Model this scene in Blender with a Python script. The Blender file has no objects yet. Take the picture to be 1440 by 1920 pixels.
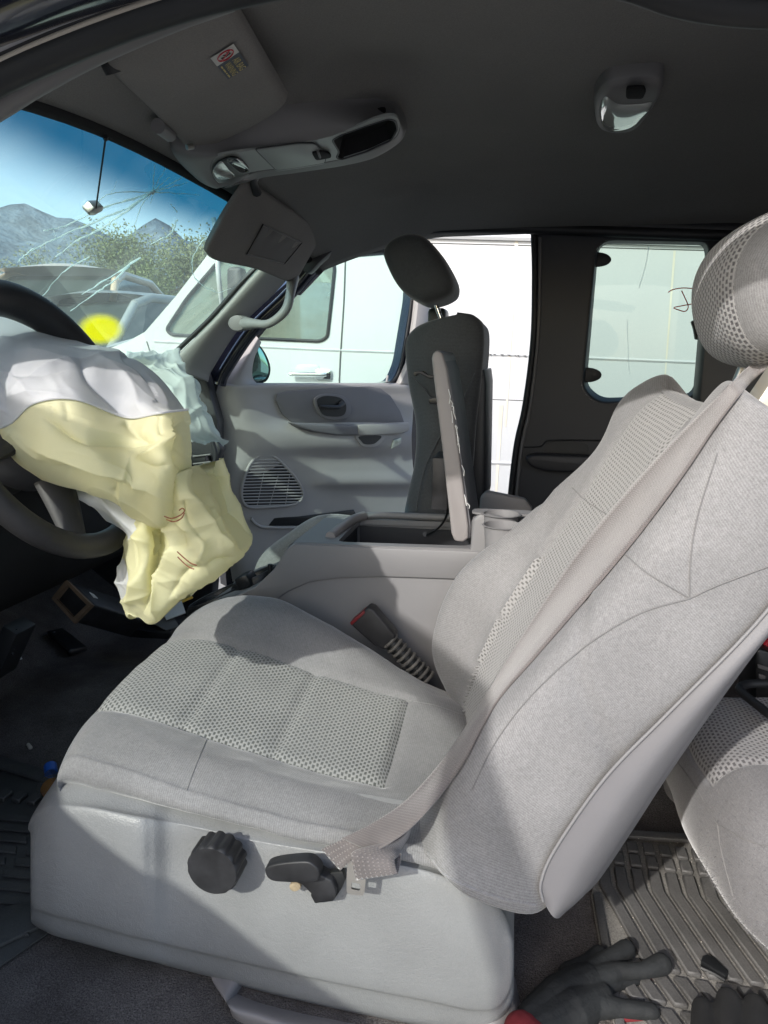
import bpy, bmesh, math, random
from mathutils import Vector, Matrix, noise
rnd = random.Random(7)
SC = bpy.context.scene
COL = SC.collection
R = math.radians
# ------------------------------------------------------------------ camera
YAW, PITCH, FPX = R(11), R(-12), 1331.0
cy_, sy_ = math.cos(YAW), math.sin(YAW)
cp_, sp_ = math.cos(PITCH), math.sin(PITCH)
FW = Vector((-sy_*cp_, cy_*cp_, sp_)); RT = Vector((cy_, sy_, 0)); UP = RT.cross(FW)
cam = bpy.data.objects.new('camera', bpy.data.cameras.new('camera')); COL.objects.link(cam)
cam.matrix_world = Matrix((RT, UP, -FW)).transposed().to_4x4()
cam.data.sensor_fit = 'VERTICAL'; cam.data.sensor_height = 34.6
cam.data.lens = FPX*34.6/1920
cam.data.clip_start = 0.02; cam.data.clip_end = 20000
SC.camera = cam
# ------------------------------------------------------------------ world, sun, exposure
SUN_L = Vector((0.42, 1.0, -0.72)).normalized()            # direction the sunlight travels
w = bpy.data.worlds.new("World"); SC.world = w; w.use_nodes = True
nt = w.node_tree; bg = nt.nodes['Background']
sky = nt.nodes.new('ShaderNodeTexSky'); sky.sky_type = 'NISHITA'; sky.sun_disc = False
sky.sun_elevation = math.asin(-SUN_L.z); sky.sun_rotation = math.atan2(-SUN_L.x, -SUN_L.y)
sky.air_density = 1.0; sky.dust_density = 2.0
nt.links.new(sky.outputs[0], bg.inputs[0]); bg.inputs[1].default_value = 0.15
sd = bpy.data.lights.new('sun', 'SUN'); sd.energy = 2.0; sd.angle = R(0.9); sd.color = (1.0, .965, .92)
so = bpy.data.objects.new('sun', sd); COL.objects.link(so)
so.rotation_euler = SUN_L.to_track_quat('-Z', 'Y').to_euler()
SC.view_settings.view_transform = 'Standard'; SC.view_settings.look = 'None'
SC.view_settings.exposure = 0.98; SC.view_settings.gamma = 1
SC.cycles.max_bounces = 8; SC.cycles.diffuse_bounces = 5; SC.cycles.transparent_max_bounces = 16
# ------------------------------------------------------------------ placing helpers (camera sits at the origin)
def ray(px, py): return FW*FPX + RT*(px-720) - UP*(py-960)
def P(px, py, Y):
    d = ray(px, py); return d*(Y/d.y)
def Zp(px, py, z):
    d = ray(px, py); return d*(z/d.z)
TH = R(50); HINGE = Vector((-1.06, 2.33, 0))
DU = Vector((math.cos(TH), math.sin(TH), 0)); DN = Vector((math.sin(TH), -math.cos(TH), 0))
def D(px, py, off=0):
    d = ray(px, py); return d*(((HINGE+DN*off).dot(DN))/d.dot(DN))
GROUND = -1.35; FLOOR = -0.92
# ------------------------------------------------------------------ object helpers
ORG = {}
def thing(name, label, cat, loc=(0, 0, 0), group=None):
    o = bpy.data.objects.new(name, None); COL.objects.link(o); o.location = loc
    o.empty_display_size = .05
    ORG[o.name] = Vector(loc); o['label'] = label; o['category'] = cat
    if group: o['group'] = group
    return o
def tag(o, label, cat, group=None):
    o['label'] = label; o['category'] = cat
    if group: o['group'] = group
    return o
def mesh(name, vs, fs, mat, parent=None, smooth=True, uv=None, sharp=None, kind=None, mats=None, fmat=None):
    vs = [Vector(v) for v in vs]
    if parent is not None: org = ORG[parent.name]
    else:
        org = Vector((0, 0, 0))
        for v in vs: org += v
        org /= max(1, len(vs))
    me = bpy.data.meshes.new(name)
    me.from_pydata([tuple(v-org) for v in vs], [], fs)
    for m in (mats or [mat]): me.materials.append(m)
    if fmat: me.polygons.foreach_set('material_index', fmat)
    if uv:
        l = me.uv_layers.new(name='UVMap')
        for lp in me.loops: l.data[lp.index].uv = uv[lp.vertex_index]
    if smooth: me.polygons.foreach_set('use_smooth', [True]*len(me.polygons))
    me.update()
    bm = bmesh.new(); bm.from_mesh(me); bmesh.ops.recalc_face_normals(bm, faces=bm.faces); bm.to_mesh(me); bm.free()
    if smooth and sharp is not None: me.set_sharp_from_angle(angle=R(sharp))
    o = bpy.data.objects.new(name, me); COL.objects.link(o)
    if parent is not None: o.parent = parent
    else: o.location = org
    ORG[o.name] = org
    if kind: o['kind'] = kind
    return o
def structure(o): o['kind'] = 'structure'; return o
def catmull(pts, n, closed=False):
    """n samples through control points (uniform parameter)"""
    pts = [Vector(p) for p in pts]; m = len(pts); out = []
    segs = m if closed else m-1
    for i in range(n):
        t = i/(n if closed else n-1)*segs
        k = min(int(t), segs-1); t -= k
        if closed: a, b, c, d = pts[(k-1) % m], pts[k], pts[(k+1) % m], pts[(k+2) % m]
        else:
            b, c = pts[k], pts[k+1]
            a = pts[k-1] if k > 0 else b*2-c
            d = pts[k+2] if k+2 < m else c*2-b
        t2, t3 = t*t, t*t*t
        out.append(((b*2)+(c-a)*t+(a*2-b*5+c*4-d)*t2+(b*3-a-c*3+d)*t3)*.5)
    return out
def dense(ctrl, nr, nc, closed=False):
    rows = [catmull(r, nc, closed) for r in ctrl]
    cols = [catmull([r[j] for r in rows], nr) for j in range(nc)]
    return [[cols[j][i] for j in range(nc)] for i in range(nr)]
def grid_geo(g, closed=False):
    nr, nc = len(g), len(g[0])
    vs = [p for r in g for p in r]; fs = []
    for i in range(nr-1):
        for j in range(nc if closed else nc-1):
            j2 = (j+1) % nc
            fs.append((i*nc+j, i*nc+j2, (i+1)*nc+j2, (i+1)*nc+j))
    # uv in metres: u along a row, v along a column
    uv = []
    mid = nr//2; us = [0]
    for j in range(1, nc): us.append(us[-1]+(g[mid][j]-g[mid][j-1]).length)
    mc = nc//2; vvs = [0]
    for i in range(1, nr): vvs.append(vvs[-1]+(g[i][mc]-g[i-1][mc]).length)
    for i in range(nr):
        for j in range(nc): uv.append((us[j], vvs[i]))
    return vs, fs, uv
def surf(name, ctrl, nr, nc, mat, parent=None, closed=False, caps=False, disp=None, **k):
    g = dense(ctrl, nr, nc, closed)
    if disp: g = displaced(g, disp)
    vs, fs, uv = grid_geo(g, closed)
    if caps:
        fs.append(tuple(range(nc))); fs.append(tuple(range((nr-1)*nc, nr*nc)))
    return mesh(name, vs, fs, mat, parent, uv=uv, **k)
def displaced(g, fn):
    nr, nc = len(g), len(g[0]); out = []
    for i in range(nr):
        row = []
        for j in range(nc):
            a = g[min(i+1, nr-1)][j]-g[max(i-1, 0)][j]; b = g[i][min(j+1, nc-1)]-g[i][max(j-1, 0)]
            n = a.cross(b)
            if n.length > 1e-9: n.normalize()
            if n.y > 0: n = -n                      # outwards = towards the open door
            row.append(g[i][j]+n*fn(g[i][j], i/(nr-1), j/(nc-1)))
        out.append(row)
    return out
def solidify(o, t, off=-1):
    m = o.modifiers.new('solidify', 'SOLIDIFY'); m.thickness = t; m.offset = off; return o
def prism(name, outline, vec, mat, parent=None, bevel=.003, seg=2, round_n=0, sharp=40, **k):
    """outline: closed list of 3D points, pushed along vec, edges bevelled"""
    pts = [Vector(p) for p in outline]
    if round_n: pts = catmull(pts, round_n, True)
    vec = Vector(vec)
    bm = bmesh.new()
    a = [bm.verts.new(p) for p in pts]; b = [bm.verts.new(p+vec) for p in pts]
    n = len(pts)
    bm.faces.new(a); bm.faces.new(b[::-1])
    for i in range(n): bm.faces.new((a[i], b[i], b[(i+1) % n], a[(i+1) % n]))
    bmesh.ops.recalc_face_normals(bm, faces=bm.faces)
    if bevel:
        es = [e for e in bm.edges if len(e.link_faces) == 2 and e.calc_face_angle() > R(35)]
        bmesh.ops.bevel(bm, geom=es, offset=bevel, segments=seg, profile=.5, affect='EDGES', clamp_overlap=True)
    bm.normal_update()
    vs = [v.co.copy() for v in bm.verts]; bm.verts.index_update()
    fs = [tuple(v.index for v in f.verts) for f in bm.faces]
    bm.free()
    return mesh(name, vs, fs, mat, parent, sharp=sharp, **k)
def box(name, c, s, mat, parent=None, rot=None, bevel=.003, **k):
    c = Vector(c); M = rot or Matrix.Identity(3)
    h = [x/2 for x in s]
    out = [M @ Vector((sx*h[0], sy*h[1], -h[2]))+c for sx, sy in ((-1, -1), (1, -1), (1, 1), (-1, 1))]
    return prism(name, out, M @ Vector((0, 0, s[2])), mat, parent, bevel=bevel, **k)
def tube_geo(pts, rad, seg=10, closed=False, flat=None, up=None):
    """rad: number or list; flat=(a,b): elliptical section a along 'side', b along 'up'"""
    n = len(pts); vs = []; fs = []
    prev = None
    for i, p in enumerate(pts):
        if closed: t = pts[(i+1) % n]-pts[i-1]
        else: t = pts[min(i+1, n-1)]-pts[max(i-1, 0)]
        t = t.normalized() if t.length > 1e-9 else Vector((1, 0, 0))
        ref = Vector(up) if up else (prev if prev is not None else (Vector((0, 0, 1)) if abs(t.z) < .9 else Vector((1, 0, 0))))
        s = t.cross(ref)
        if s.length < 1e-6: s = t.cross(Vector((1, 0, 0)))
        s.normalize(); uu = s.cross(t).normalized(); prev = uu
        r = rad[i] if isinstance(rad, (list, tuple)) else rad
        ra, rb = (r*flat[0], r*flat[1]) if flat else (r, r)
        for q in range(seg):
            a = 2*math.pi*q/seg
            vs.append(p+s*(ra*math.cos(a))+uu*(rb*math.sin(a)))
    for i in range(n if closed else n-1):
        for q in range(seg):
            i2 = (i+1) % n; q2 = (q+1) % seg
            fs.append((i*seg+q, i*seg+q2, i2*seg+q2, i2*seg+q))
    if not closed:
        fs.append(tuple(range(seg))); fs.append(tuple((n-1)*seg+q for q in range(seg)))
    return vs, fs
def tube(name, pts, rad, mat, parent=None, seg=10, closed=False, smooth_n=0, flat=None, up=None, **k):
    pts = [Vector(p) for p in pts]
    if smooth_n:
        if isinstance(rad, (list, tuple)): rr = [v.x for v in catmull([Vector((r, 0, 0)) for r in rad], smooth_n, closed)]; rad = rr
        pts = catmull(pts, smooth_n, closed)
    vs, fs = tube_geo(pts, rad, seg, closed, flat, up)
    return mesh(name, vs, fs, mat, parent, sharp=50, **k)
def ribbon(name, left, right, n, mat, parent=None, thick=.0015, cross=6, bulge=0, **k):
    l = catmull(left, n); r = catmull(right, n); g = []
    for i in range(n): g.append([l[i].lerp(r[i], j/cross) for j in range(cross+1)])
    vs, fs, uv = grid_geo(g)
    o = mesh(name, vs, fs, mat, parent, uv=uv, **k)
    return solidify(o, thick, 0)
def blob_geo(parts):
    """parts: list of (points, radii) capsules"""
    vs, fs = [], []
    for pts, rad in parts:
        pts = [Vector(p) for p in pts]
        # rounded ends
        d0 = (pts[0]-pts[1]).normalized(); d1 = (pts[-1]-pts[-2]).normalized()
        P2 = []; R2 = []
        for a in (85, 60, 30): P2.append(pts[0]+d0*rad[0]*math.sin(R(a))); R2.append(rad[0]*math.cos(R(a)))
        P2 += pts; R2 += list(rad)
        for a in (30, 60, 85): P2.append(pts[-1]+d1*rad[-1]*math.sin(R(a))); R2.append(rad[-1]*math.cos(R(a)))
        v, f = tube_geo(P2, R2, 14)
        b = len(vs); vs += v; fs += [tuple(i+b for i in q) for q in f]
    return vs, fs
def copy_tree(o, parent=None):
    c = o.copy(); COL.objects.link(c); c.parent = parent
    for ch in list(o.children): copy_tree(ch, c)
    return c
# ------------------------------------------------------------------ materials
def new_mat(name):
    m = bpy.data.materials.new(name); m.use_nodes = True
    return m, m.node_tree, m.node_tree.nodes['Principled BSDF']
def N(nt, t, **kw):
    n = nt.nodes.new(t)
    for k, v in kw.items():
        if k.startswith('i_'): n.inputs[int(k[2:])].default_value = v
        else: setattr(n, k, v)
    return n
def math_(nt, op, a, b=None):
    n = nt.nodes.new('ShaderNodeMath'); n.operation = op
    for i, x in enumerate((a, b)):
        if x is None: continue
        if isinstance(x, (int, float)): n.inputs[i].default_value = x
        else: nt.links.new(x, n.inputs[i])
    return n.outputs[0]
def ramp(nt, src, lo, hi, c0, c1):
    r = nt.nodes.new('ShaderNodeMapRange'); r.inputs[1].default_value = lo; r.inputs[2].default_value = hi
    nt.links.new(src, r.inputs[0])
    mx = nt.nodes.new('ShaderNodeMix'); mx.data_type = 'RGBA'
    mx.inputs[6].default_value = (*c0, 1) if not hasattr(c0, 'node') else mx.inputs[6].default_value
    if hasattr(c0, 'node'): nt.links.new(c0, mx.inputs[6])
    if hasattr(c1, 'node'): nt.links.new(c1, mx.inputs[7])
    else: mx.inputs[7].default_value = (*c1, 1)
    nt.links.new(r.outputs[0], mx.inputs[0]); return mx.outputs[2]
def noise_(nt, scale, detail=3, coord='Object', rough=.55, stretch=None):
    tc = nt.nodes.new('ShaderNodeTexCoord'); n = nt.nodes.new('ShaderNodeTexNoise')
    n.inputs['Scale'].default_value = scale; n.inputs['Detail'].default_value = detail; n.inputs['Roughness'].default_value = rough
    out = tc.outputs[coord]
    if stretch:
        mp = nt.nodes.new('ShaderNodeMapping'); mp.inputs['Scale'].default_value = stretch
        nt.links.new(out, mp.inputs[0]); out = mp.outputs[0]
    nt.links.new(out, n.inputs['Vector']); return n.outputs['Fac']
def bump_(nt, b, h, strength, dist=.001, prev=None):
    n = nt.nodes.new('ShaderNodeBump'); n.inputs['Strength'].default_value = strength; n.inputs['Distance'].default_value = dist
    nt.links.new(h, n.inputs['Height'])
    if prev: nt.links.new(prev, n.inputs['Normal'])
    nt.links.new(n.outputs[0], b.inputs['Normal']); return n.outputs[0]
def pbr(name, col, rough=.5, metal=0, spec=.5, bump=None, var=None, fine=None, sheen=0, coat=0, bump2=None):
    m, nt, b = new_mat(name)
    b.inputs['Base Color'].default_value = (*col, 1); b.inputs['Roughness'].default_value = rough
    b.inputs['Metallic'].default_value = metal; b.inputs['Specular IOR Level'].default_value = spec
    if sheen: b.inputs['Sheen Weight'].default_value = sheen; b.inputs['Sheen Roughness'].default_value = .4
    if coat: b.inputs['Coat Weight'].default_value = coat; b.inputs['Coat Roughness'].default_value = .05
    c = None
    if var:
        s, a = var; f = noise_(nt, s, 4)
        c = ramp(nt, f, .3, .7, tuple(x*(1-a) for x in col), tuple(min(1, x*(1+a)) for x in col))
    if fine:
        s, a = fine; f = noise_(nt, s, 2)
        mul = ramp(nt, f, .3, .7, (1-a,)*3, (1+a,)*3)
        mx = N(nt, 'ShaderNodeMix', data_type='RGBA', blend_type='MULTIPLY'); mx.inputs[0].default_value = 1
        if c is not None: nt.links.new(c, mx.inputs[6])
        else: mx.inputs[6].default_value = (*col, 1)
        nt.links.new(mul, mx.inputs[7]); c = mx.outputs[2]
    if c is not None: nt.links.new(c, b.inputs['Base Color'])
    pv = None
    if bump: pv = bump_(nt, b, noise_(nt, bump[0], 3), bump[1], bump[2] if len(bump) > 2 else .001)
    if bump2: bump_(nt, b, noise_(nt, bump2[0], 2), bump2[1], bump2[2], pv)
    return m
def weave(name, light, dark, px, py, fill=(.3, .32), bump=.5):
    m, nt, b = new_mat(name)
    tc = N(nt, 'ShaderNodeTexCoord'); sx = N(nt, 'ShaderNodeSeparateXYZ'); nt.links.new(tc.outputs['UV'], sx.inputs[0])
    nz = math_(nt, 'MULTIPLY', math_(nt, 'SUBTRACT', noise_(nt, 60, 2), .5), .5)
    v = math_(nt, 'ADD', math_(nt, 'DIVIDE', sx.outputs[1], py), nz); row = math_(nt, 'FLOOR', v)
    u = math_(nt, 'ADD', math_(nt, 'DIVIDE', sx.outputs[0], px), math_(nt, 'MULTIPLY', math_(nt, 'MODULO', row, 2), .5))
    du = math_(nt, 'ABSOLUTE', math_(nt, 'SUBTRACT', math_(nt, 'FRACT', u), .5))
    dv = math_(nt, 'ABSOLUTE', math_(nt, 'SUBTRACT', math_(nt, 'FRACT', v), .5))
    def sm(d, e):
        r = N(nt, 'ShaderNodeMapRange'); r.interpolation_type = 'SMOOTHSTEP'
        r.inputs[1].default_value = e+.1; r.inputs[2].default_value = e-.1; nt.links.new(d, r.inputs[0]); return r.outputs[0]
    mask = math_(nt, 'MULTIPLY', sm(du, fill[0]), sm(dv, fill[1]))
    fz = noise_(nt, 900, 2); big = noise_(nt, 9, 3)
    c0 = ramp(nt, fz, .3, .7, tuple(x*.85 for x in light), tuple(x*1.12 for x in light))
    c0 = ramp(nt, math_(nt, 'MULTIPLY', mask, math_(nt, 'ADD', .55, math_(nt, 'MULTIPLY', big, .6))), 0, 1, c0, dark)
    nt.links.new(c0, b.inputs['Base Color']); b.inputs['Roughness'].default_value = .95
    b.inputs['Sheen Weight'].default_value = .25; b.inputs['Specular IOR Level'].default_value = .15
    h = math_(nt, 'SUBTRACT', math_(nt, 'MULTIPLY', fz, .35), mask)
    bump_(nt, b, h, bump, .0012)
    return m
def plush(name, col, rib=.0032, ribamt=.12, mott=.12):
    m, nt, b = new_mat(name)
    tc = N(nt, 'ShaderNodeTexCoord'); sx = N(nt, 'ShaderNodeSeparateXYZ'); nt.links.new(tc.outputs['UV'], sx.inputs[0])
    fz = noise_(nt, 620, 3, rough=.85); md = noise_(nt, 200, 2); big = noise_(nt, 7, 4)
    wv = math_(nt, 'SINE', math_(nt, 'MULTIPLY', math_(nt, 'ADD', sx.outputs[1], math_(nt, 'MULTIPLY', md, .0015)), 2*math.pi/rib))
    c = ramp(nt, big, .3, .7, tuple(x*(1-mott) for x in col), tuple(x*(1+mott*.8) for x in col))
    t = math_(nt, 'ADD', math_(nt, 'ADD', math_(nt, 'MULTIPLY', fz, .75), math_(nt, 'MULTIPLY', md, .25)), math_(nt, 'MULTIPLY', wv, ribamt))
    mul = ramp(nt, t, .25, .75, (.6,)*3, (1.36,)*3)
    mx = N(nt, 'ShaderNodeMix', data_type='RGBA', blend_type='MULTIPLY'); mx.inputs[0].default_value = 1
    nt.links.new(c, mx.inputs[6]); nt.links.new(mul, mx.inputs[7]); nt.links.new(mx.outputs[2], b.inputs['Base Color'])
    b.inputs['Roughness'].default_value = .95; b.inputs['Sheen Weight'].default_value = .45; b.inputs['Sheen Roughness'].default_value = .35
    b.inputs['Specular IOR Level'].default_value = .12
    bump_(nt, b, t, .55, .0008)
    return m
def cloth(name, col, trans=.3, warp=.0011):
    m, nt, b = new_mat(name)
    fz = noise_(nt, 1500, 2); big = noise_(nt, 6, 3)
    c = ramp(nt, big, .3, .7, tuple(x*.94 for x in col), col)
    c = ramp(nt, fz, .2, .8, tuple(x*.9 for x in col), c)
    nt.links.new(c, b.inputs['Base Color']); b.inputs['Roughness'].default_value = .6; b.inputs['Sheen Weight'].default_value = .15
    b.inputs['Specular IOR Level'].default_value = .3
    bump_(nt, b, fz, .25, .0004)
    tr = N(nt, 'ShaderNodeBsdfTranslucent'); nt.links.new(c, tr.inputs[0])
    mx = N(nt, 'ShaderNodeMixShader'); mx.inputs[0].default_value = trans
    nt.links.new(b.outputs[0], mx.inputs[1]); nt.links.new(tr.outputs[0], mx.inputs[2])
    nt.links.new(mx.outputs[0], nt.nodes['Material Output'].inputs[0]); return m
def glass(name, tint, refl=1.0, haze=0.0, hazecol=(.8, .85, .82), band=None):
    """thin tinted pane; band=(z_lo,z_hi,colour): shade band coloured in the glass by height"""
    m, nt, b = new_mat(name)
    nt.nodes.remove(b)
    bandf = None
    t = N(nt, 'ShaderNodeBsdfTransparent'); t.inputs[0].default_value = (*tint, 1)
    if band:
        g = N(nt, 'ShaderNodeNewGeometry'); s = N(nt, 'ShaderNodeSeparateXYZ'); nt.links.new(g.outputs['Position'], s.inputs[0])
        r = N(nt, 'ShaderNodeMapRange'); r.interpolation_type = 'SMOOTHSTEP'; r.inputs[1].default_value = band[0]; r.inputs[2].default_value = band[1]
        nt.links.new(s.outputs[2], r.inputs[0])
        mx = N(nt, 'ShaderNodeMix', data_type='RGBA'); mx.inputs[6].default_value = (*tint, 1); mx.inputs[7].default_value = (*band[2], 1)
        nt.links.new(r.outputs[0], mx.inputs[0]); nt.links.new(mx.outputs[2], t.inputs[0]); bandf = math_(nt, 'SUBTRACT', 1, math_(nt, 'MULTIPLY', r.outputs[0], .8))
    gl = N(nt, 'ShaderNodeBsdfGlossy'); gl.inputs['Roughness'].default_value = .01
    fr = N(nt, 'ShaderNodeLayerWeight'); fr.inputs[0].default_value = .5     # Schlick term, the same from both sides
    f5 = math_(nt, 'ADD', .045, math_(nt, 'MULTIPLY', math_(nt, 'POWER', fr.outputs['Facing'], 5), .9))
    mx1 = N(nt, 'ShaderNodeMixShader'); nt.links.new(math_(nt, 'MULTIPLY', f5, refl), mx1.inputs[0])
    nt.links.new(t.outputs[0], mx1.inputs[1]); nt.links.new(gl.outputs[0], mx1.inputs[2]); out = mx1.outputs[0]
    if haze:  # pale streaky veil painted in for haze and reflections on the pane
        df = N(nt, 'ShaderNodeBsdfDiffuse'); df.inputs[0].default_value = (*hazecol, 1)
        tl = N(nt, 'ShaderNodeBsdfTranslucent'); tl.inputs[0].default_value = (*hazecol, 1)
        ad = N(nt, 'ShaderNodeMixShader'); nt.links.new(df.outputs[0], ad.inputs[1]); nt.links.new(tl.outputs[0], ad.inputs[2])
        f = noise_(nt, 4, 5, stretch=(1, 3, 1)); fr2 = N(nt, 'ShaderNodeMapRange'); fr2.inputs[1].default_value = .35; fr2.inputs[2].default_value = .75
        fr2.inputs[3].default_value = haze*.7; fr2.inputs[4].default_value = haze*1.3; nt.links.new(f, fr2.inputs[0])
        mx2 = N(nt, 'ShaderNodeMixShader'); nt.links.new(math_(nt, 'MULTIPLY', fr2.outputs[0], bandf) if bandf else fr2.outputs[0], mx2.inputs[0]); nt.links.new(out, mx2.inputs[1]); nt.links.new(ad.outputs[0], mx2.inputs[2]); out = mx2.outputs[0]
    nt.links.new(out, nt.nodes['Material Output'].inputs[0]); return m
def webbing(name, col):
    m, nt, b = new_mat(name)
    tc = N(nt, 'ShaderNodeTexCoord'); sx = N(nt, 'ShaderNodeSeparateXYZ'); nt.links.new(tc.outputs['UV'], sx.inputs[0])
    u, v = sx.outputs[0], sx.outputs[1]
    a = math_(nt, 'SINE', math_(nt, 'MULTIPLY', u, 2*math.pi/.006))
    d = math_(nt, 'SINE', math_(nt, 'MULTIPLY', math_(nt, 'ADD', v, math_(nt, 'MULTIPLY', math_(nt, 'ABSOLUTE', a), .0015)), 2*math.pi/.0045))
    dots = math_(nt, 'MULTIPLY', math_(nt, 'MAXIMUM', a, 0), math_(nt, 'MAXIMUM', d, 0))
    big = noise_(nt, 14, 3)
    c = ramp(nt, big, .35, .7, tuple(x*.8 for x in col), tuple(x*1.1 for x in col))
    c = ramp(nt, dots, .3, .9, c, tuple(min(1, x*1.8) for x in col))
    nt.links.new(c, b.inputs['Base Color']); b.inputs['Roughness'].default_value = .7; b.inputs['Sheen Weight'].default_value = .4
    b.inputs['Specular IOR Level'].default_value = .3
    bump_(nt, b, math_(nt, 'ADD', math_(nt, 'MULTIPLY', a, d), dots), .5, .0006); return m
M = {}
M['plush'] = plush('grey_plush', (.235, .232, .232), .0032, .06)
M['plush_dark'] = plush('shaded_plush', (.082, .084, .088))  # copy of the grey plush, darkened for the shade on the passenger backrest
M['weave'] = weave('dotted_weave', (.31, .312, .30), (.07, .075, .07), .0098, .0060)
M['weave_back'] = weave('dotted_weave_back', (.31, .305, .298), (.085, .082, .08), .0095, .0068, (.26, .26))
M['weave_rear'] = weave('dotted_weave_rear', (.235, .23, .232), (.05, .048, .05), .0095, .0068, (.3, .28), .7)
M['weave_head'] = weave('dotted_weave_head', (.38, .37, .365), (.07, .065, .07), .0095, .0085, (.3, .3), .8)
M['vinyl'] = pbr('grey_vinyl', (.235, .237, .237), .34, bump=(520, .7, .0008), bump2=(130, .28, .002), var=(7, .09), fine=(700, .06))
M['panel_grey'] = pbr('back_panel_grey', (.15, .148, .155), .45, bump=(500, .35, .0006), var=(6, .07))
M['vinyl_side'] = pbr('grey_vinyl_matte', (.20, .197, .20), .5, bump=(600, .3, .0005), var=(5, .05))
M['pillar_grey'] = pbr('pillar_grey', (.30, .30, .29), .5, bump=(500, .2, .0004))
M['trim_dark2'] = pbr('mirror_cover_vinyl', (.07, .067, .064), .75, bump=(300, .2, .0005))
M['oh_grey'] = pbr('overhead_grey', (.27, .285, .275), .45, bump=(500, .2, .0004))
M['button_grey'] = pbr('button_grey', (.30, .30, .31), .5)
M['bellow'] = pbr('bellow_rubber', (.13, .125, .115), .6, var=(30, .3))
M['handle_grey'] = pbr('handle_grey', (.21, .215, .21), .5, bump=(500, .2, .0004))
M['taupe'] = pbr('taupe_plastic', (.27, .25, .245), .5, bump=(500, .25, .0004), var=(8, .08))
M['door_grey'] = pbr('door_grey', (.385, .368, .36), .5, bump=(500, .2, .0004), var=(4, .05))
M['door_dark'] = pbr('door_insert_grey', (.19, .185, .195), .6, bump=(600, .3, .0004), var=(8, .05))
M['trim_dark'] = pbr('dark_trim', (.030, .031, .035), .5, bump=(500, .2, .0004))
M['trim_grey'] = pbr('headliner_trim_grey', (.16, .155, .155), .55, bump=(500, .2, .0004))
M['headliner'] = pbr('headliner_cloth', (.185, .18, .172), .95, spec=.1, bump=(420, .7, .0014), var=(3, .06), fine=(500, .12))
M['visor'] = pbr('visor_cloth', (.20, .19, .18), .95, spec=.1, bump=(420, .4, .001), var=(6, .06), fine=(500, .1))
M['black'] = pbr('black_plastic', (.012, .013, .014), .4, bump=(500, .2, .0004), var=(10, .2))
M['black_dusty'] = pbr('dusty_black_plastic', (.02, .02, .022), .5, var=(30, .5), bump=(600, .3, .0004))
M['matte_black'] = pbr('matte_black_vinyl', (.012, .012, .013), .8, spec=.2, bump=(500, .3, .0005), var=(6, .2))
M['rubber'] = pbr('black_rubber', (.014, .015, .017), .55, var=(6, .25))
M['leather'] = pbr('wheel_leather', (.024, .0235, .025), .52, spec=.35, bump=(300, .4, .0007), var=(14, .35))
M['carpet'] = pbr('dark_carpet', (.13, .117, .11), 1.0, spec=.05, bump=(330, 1.0, .004), var=(9, .3), fine=(450, .45))
M['mat'] = pbr('rubber_mat', (.095, .092, .088), .6, bump=(300, .3, .0006), var=(10, .22), fine=(420, .2))
M['mat_dust'] = pbr('dusty_mat_groove', (.20, .19, .172), .85, bump=(300, .4, .0006), var=(14, .25), fine=(420, .3))
M['mat_dark'] = pbr('dark_rubber_mat', (.05, .05, .048), .6, bump=(300, .3, .0006), var=(9, .3), fine=(420, .2))
M['bag_white'] = cloth('airbag_white', (.74, .75, .775), .42)
M['bag_yellow'] = cloth('airbag_yellow', (.88, .85, .55), .48)
M['bag_pale'] = cloth('airbag_pale', (.78, .83, .80), .42)
M['thread'] = pbr('brown_thread', (.22, .07, .03), .8)
M['stitch_light'] = pbr('pale_stitching', (.26, .257, .255), .9)
M['stitch'] = pbr('grey_stitching', (.185, .182, .18), .9)
M['webbing'] = webbing('belt_webbing', (.148, .130, .126))
M['metal'] = pbr('worn_metal', (.55, .53, .49), .35, 1, bump=(60, .1, .001), var=(12, .15))
M['alu'] = pbr('bare_bracket', (.52, .49, .41), .45, .6, bump=(60, .1, .001), var=(12, .15))
M['chrome'] = pbr('chrome', (.75, .75, .75), .08, 1)
M['red'] = pbr('red_plastic', (.42, .012, .025), .4)
M['dark_red'] = pbr('dark_red_button', (.16, .01, .014), .5)
M['red_knit'] = pbr('red_knit', (.20, .02, .025), .9, bump=(700, .6, .001))
M['glove'] = pbr('coated_glove', (.013, .0145, .015), .8, bump=(900, .5, .0006), var=(25, .3), bump2=(70, .5, .004))
M['glove_black'] = pbr('black_glove', (.009, .009, .009), .95, bump=(900, .6, .0008), var=(40, .3), bump2=(40, .3, .003))
M['navy'] = pbr('navy_paint', (.010, .011, .022), .18, coat=.6, var=(30, .3))
M['seal'] = pbr('grey_door_seal', (.34, .34, .36), .35, bump=(60, .1, .001), var=(12, .1))
M['cream'] = pbr('cream_bead', (.52, .47, .40), .6)
M['vanpaint'] = pbr('van_white', (.54, .55, .56), .35, coat=.2, var=(1.5, .03), fine=(60, .015))
M['vanseam'] = pbr('van_seam', (.10, .10, .10), .7)
M['rust'] = pbr('rust_streak', (.68, .63, .53), .7, var=(4, .12))
M['paper'] = pbr('paper_white', (.7, .7, .68), .8)
M['paper_y'] = pbr('paper_yellow', (.75, .45, .06), .8)
M['brown'] = pbr('brown_board', (.17, .115, .075), .8, var=(30, .2))
M['ground'] = pbr('gravel_ground', (.28, .275, .265), .95, bump=(25, .6, .02), var=(.5, .2), fine=(40, .25))
M['hill'] = pbr('hill_haze_blue', (.15, .20, .25), 1, spec=0, var=(.006, .35), bump=(.01, 1, 40))  # scrub slopes with the blue of distant haze put into the colour
M['bark'] = pbr('bark', (.12, .09, .06), .9)
M['leaf'] = pbr('leaf', (.15, .185, .075), .7, var=(.8, .35))
M['leaf2'] = pbr('leaf_pale', (.19, .215, .11), .7, var=(.8, .35))
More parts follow.
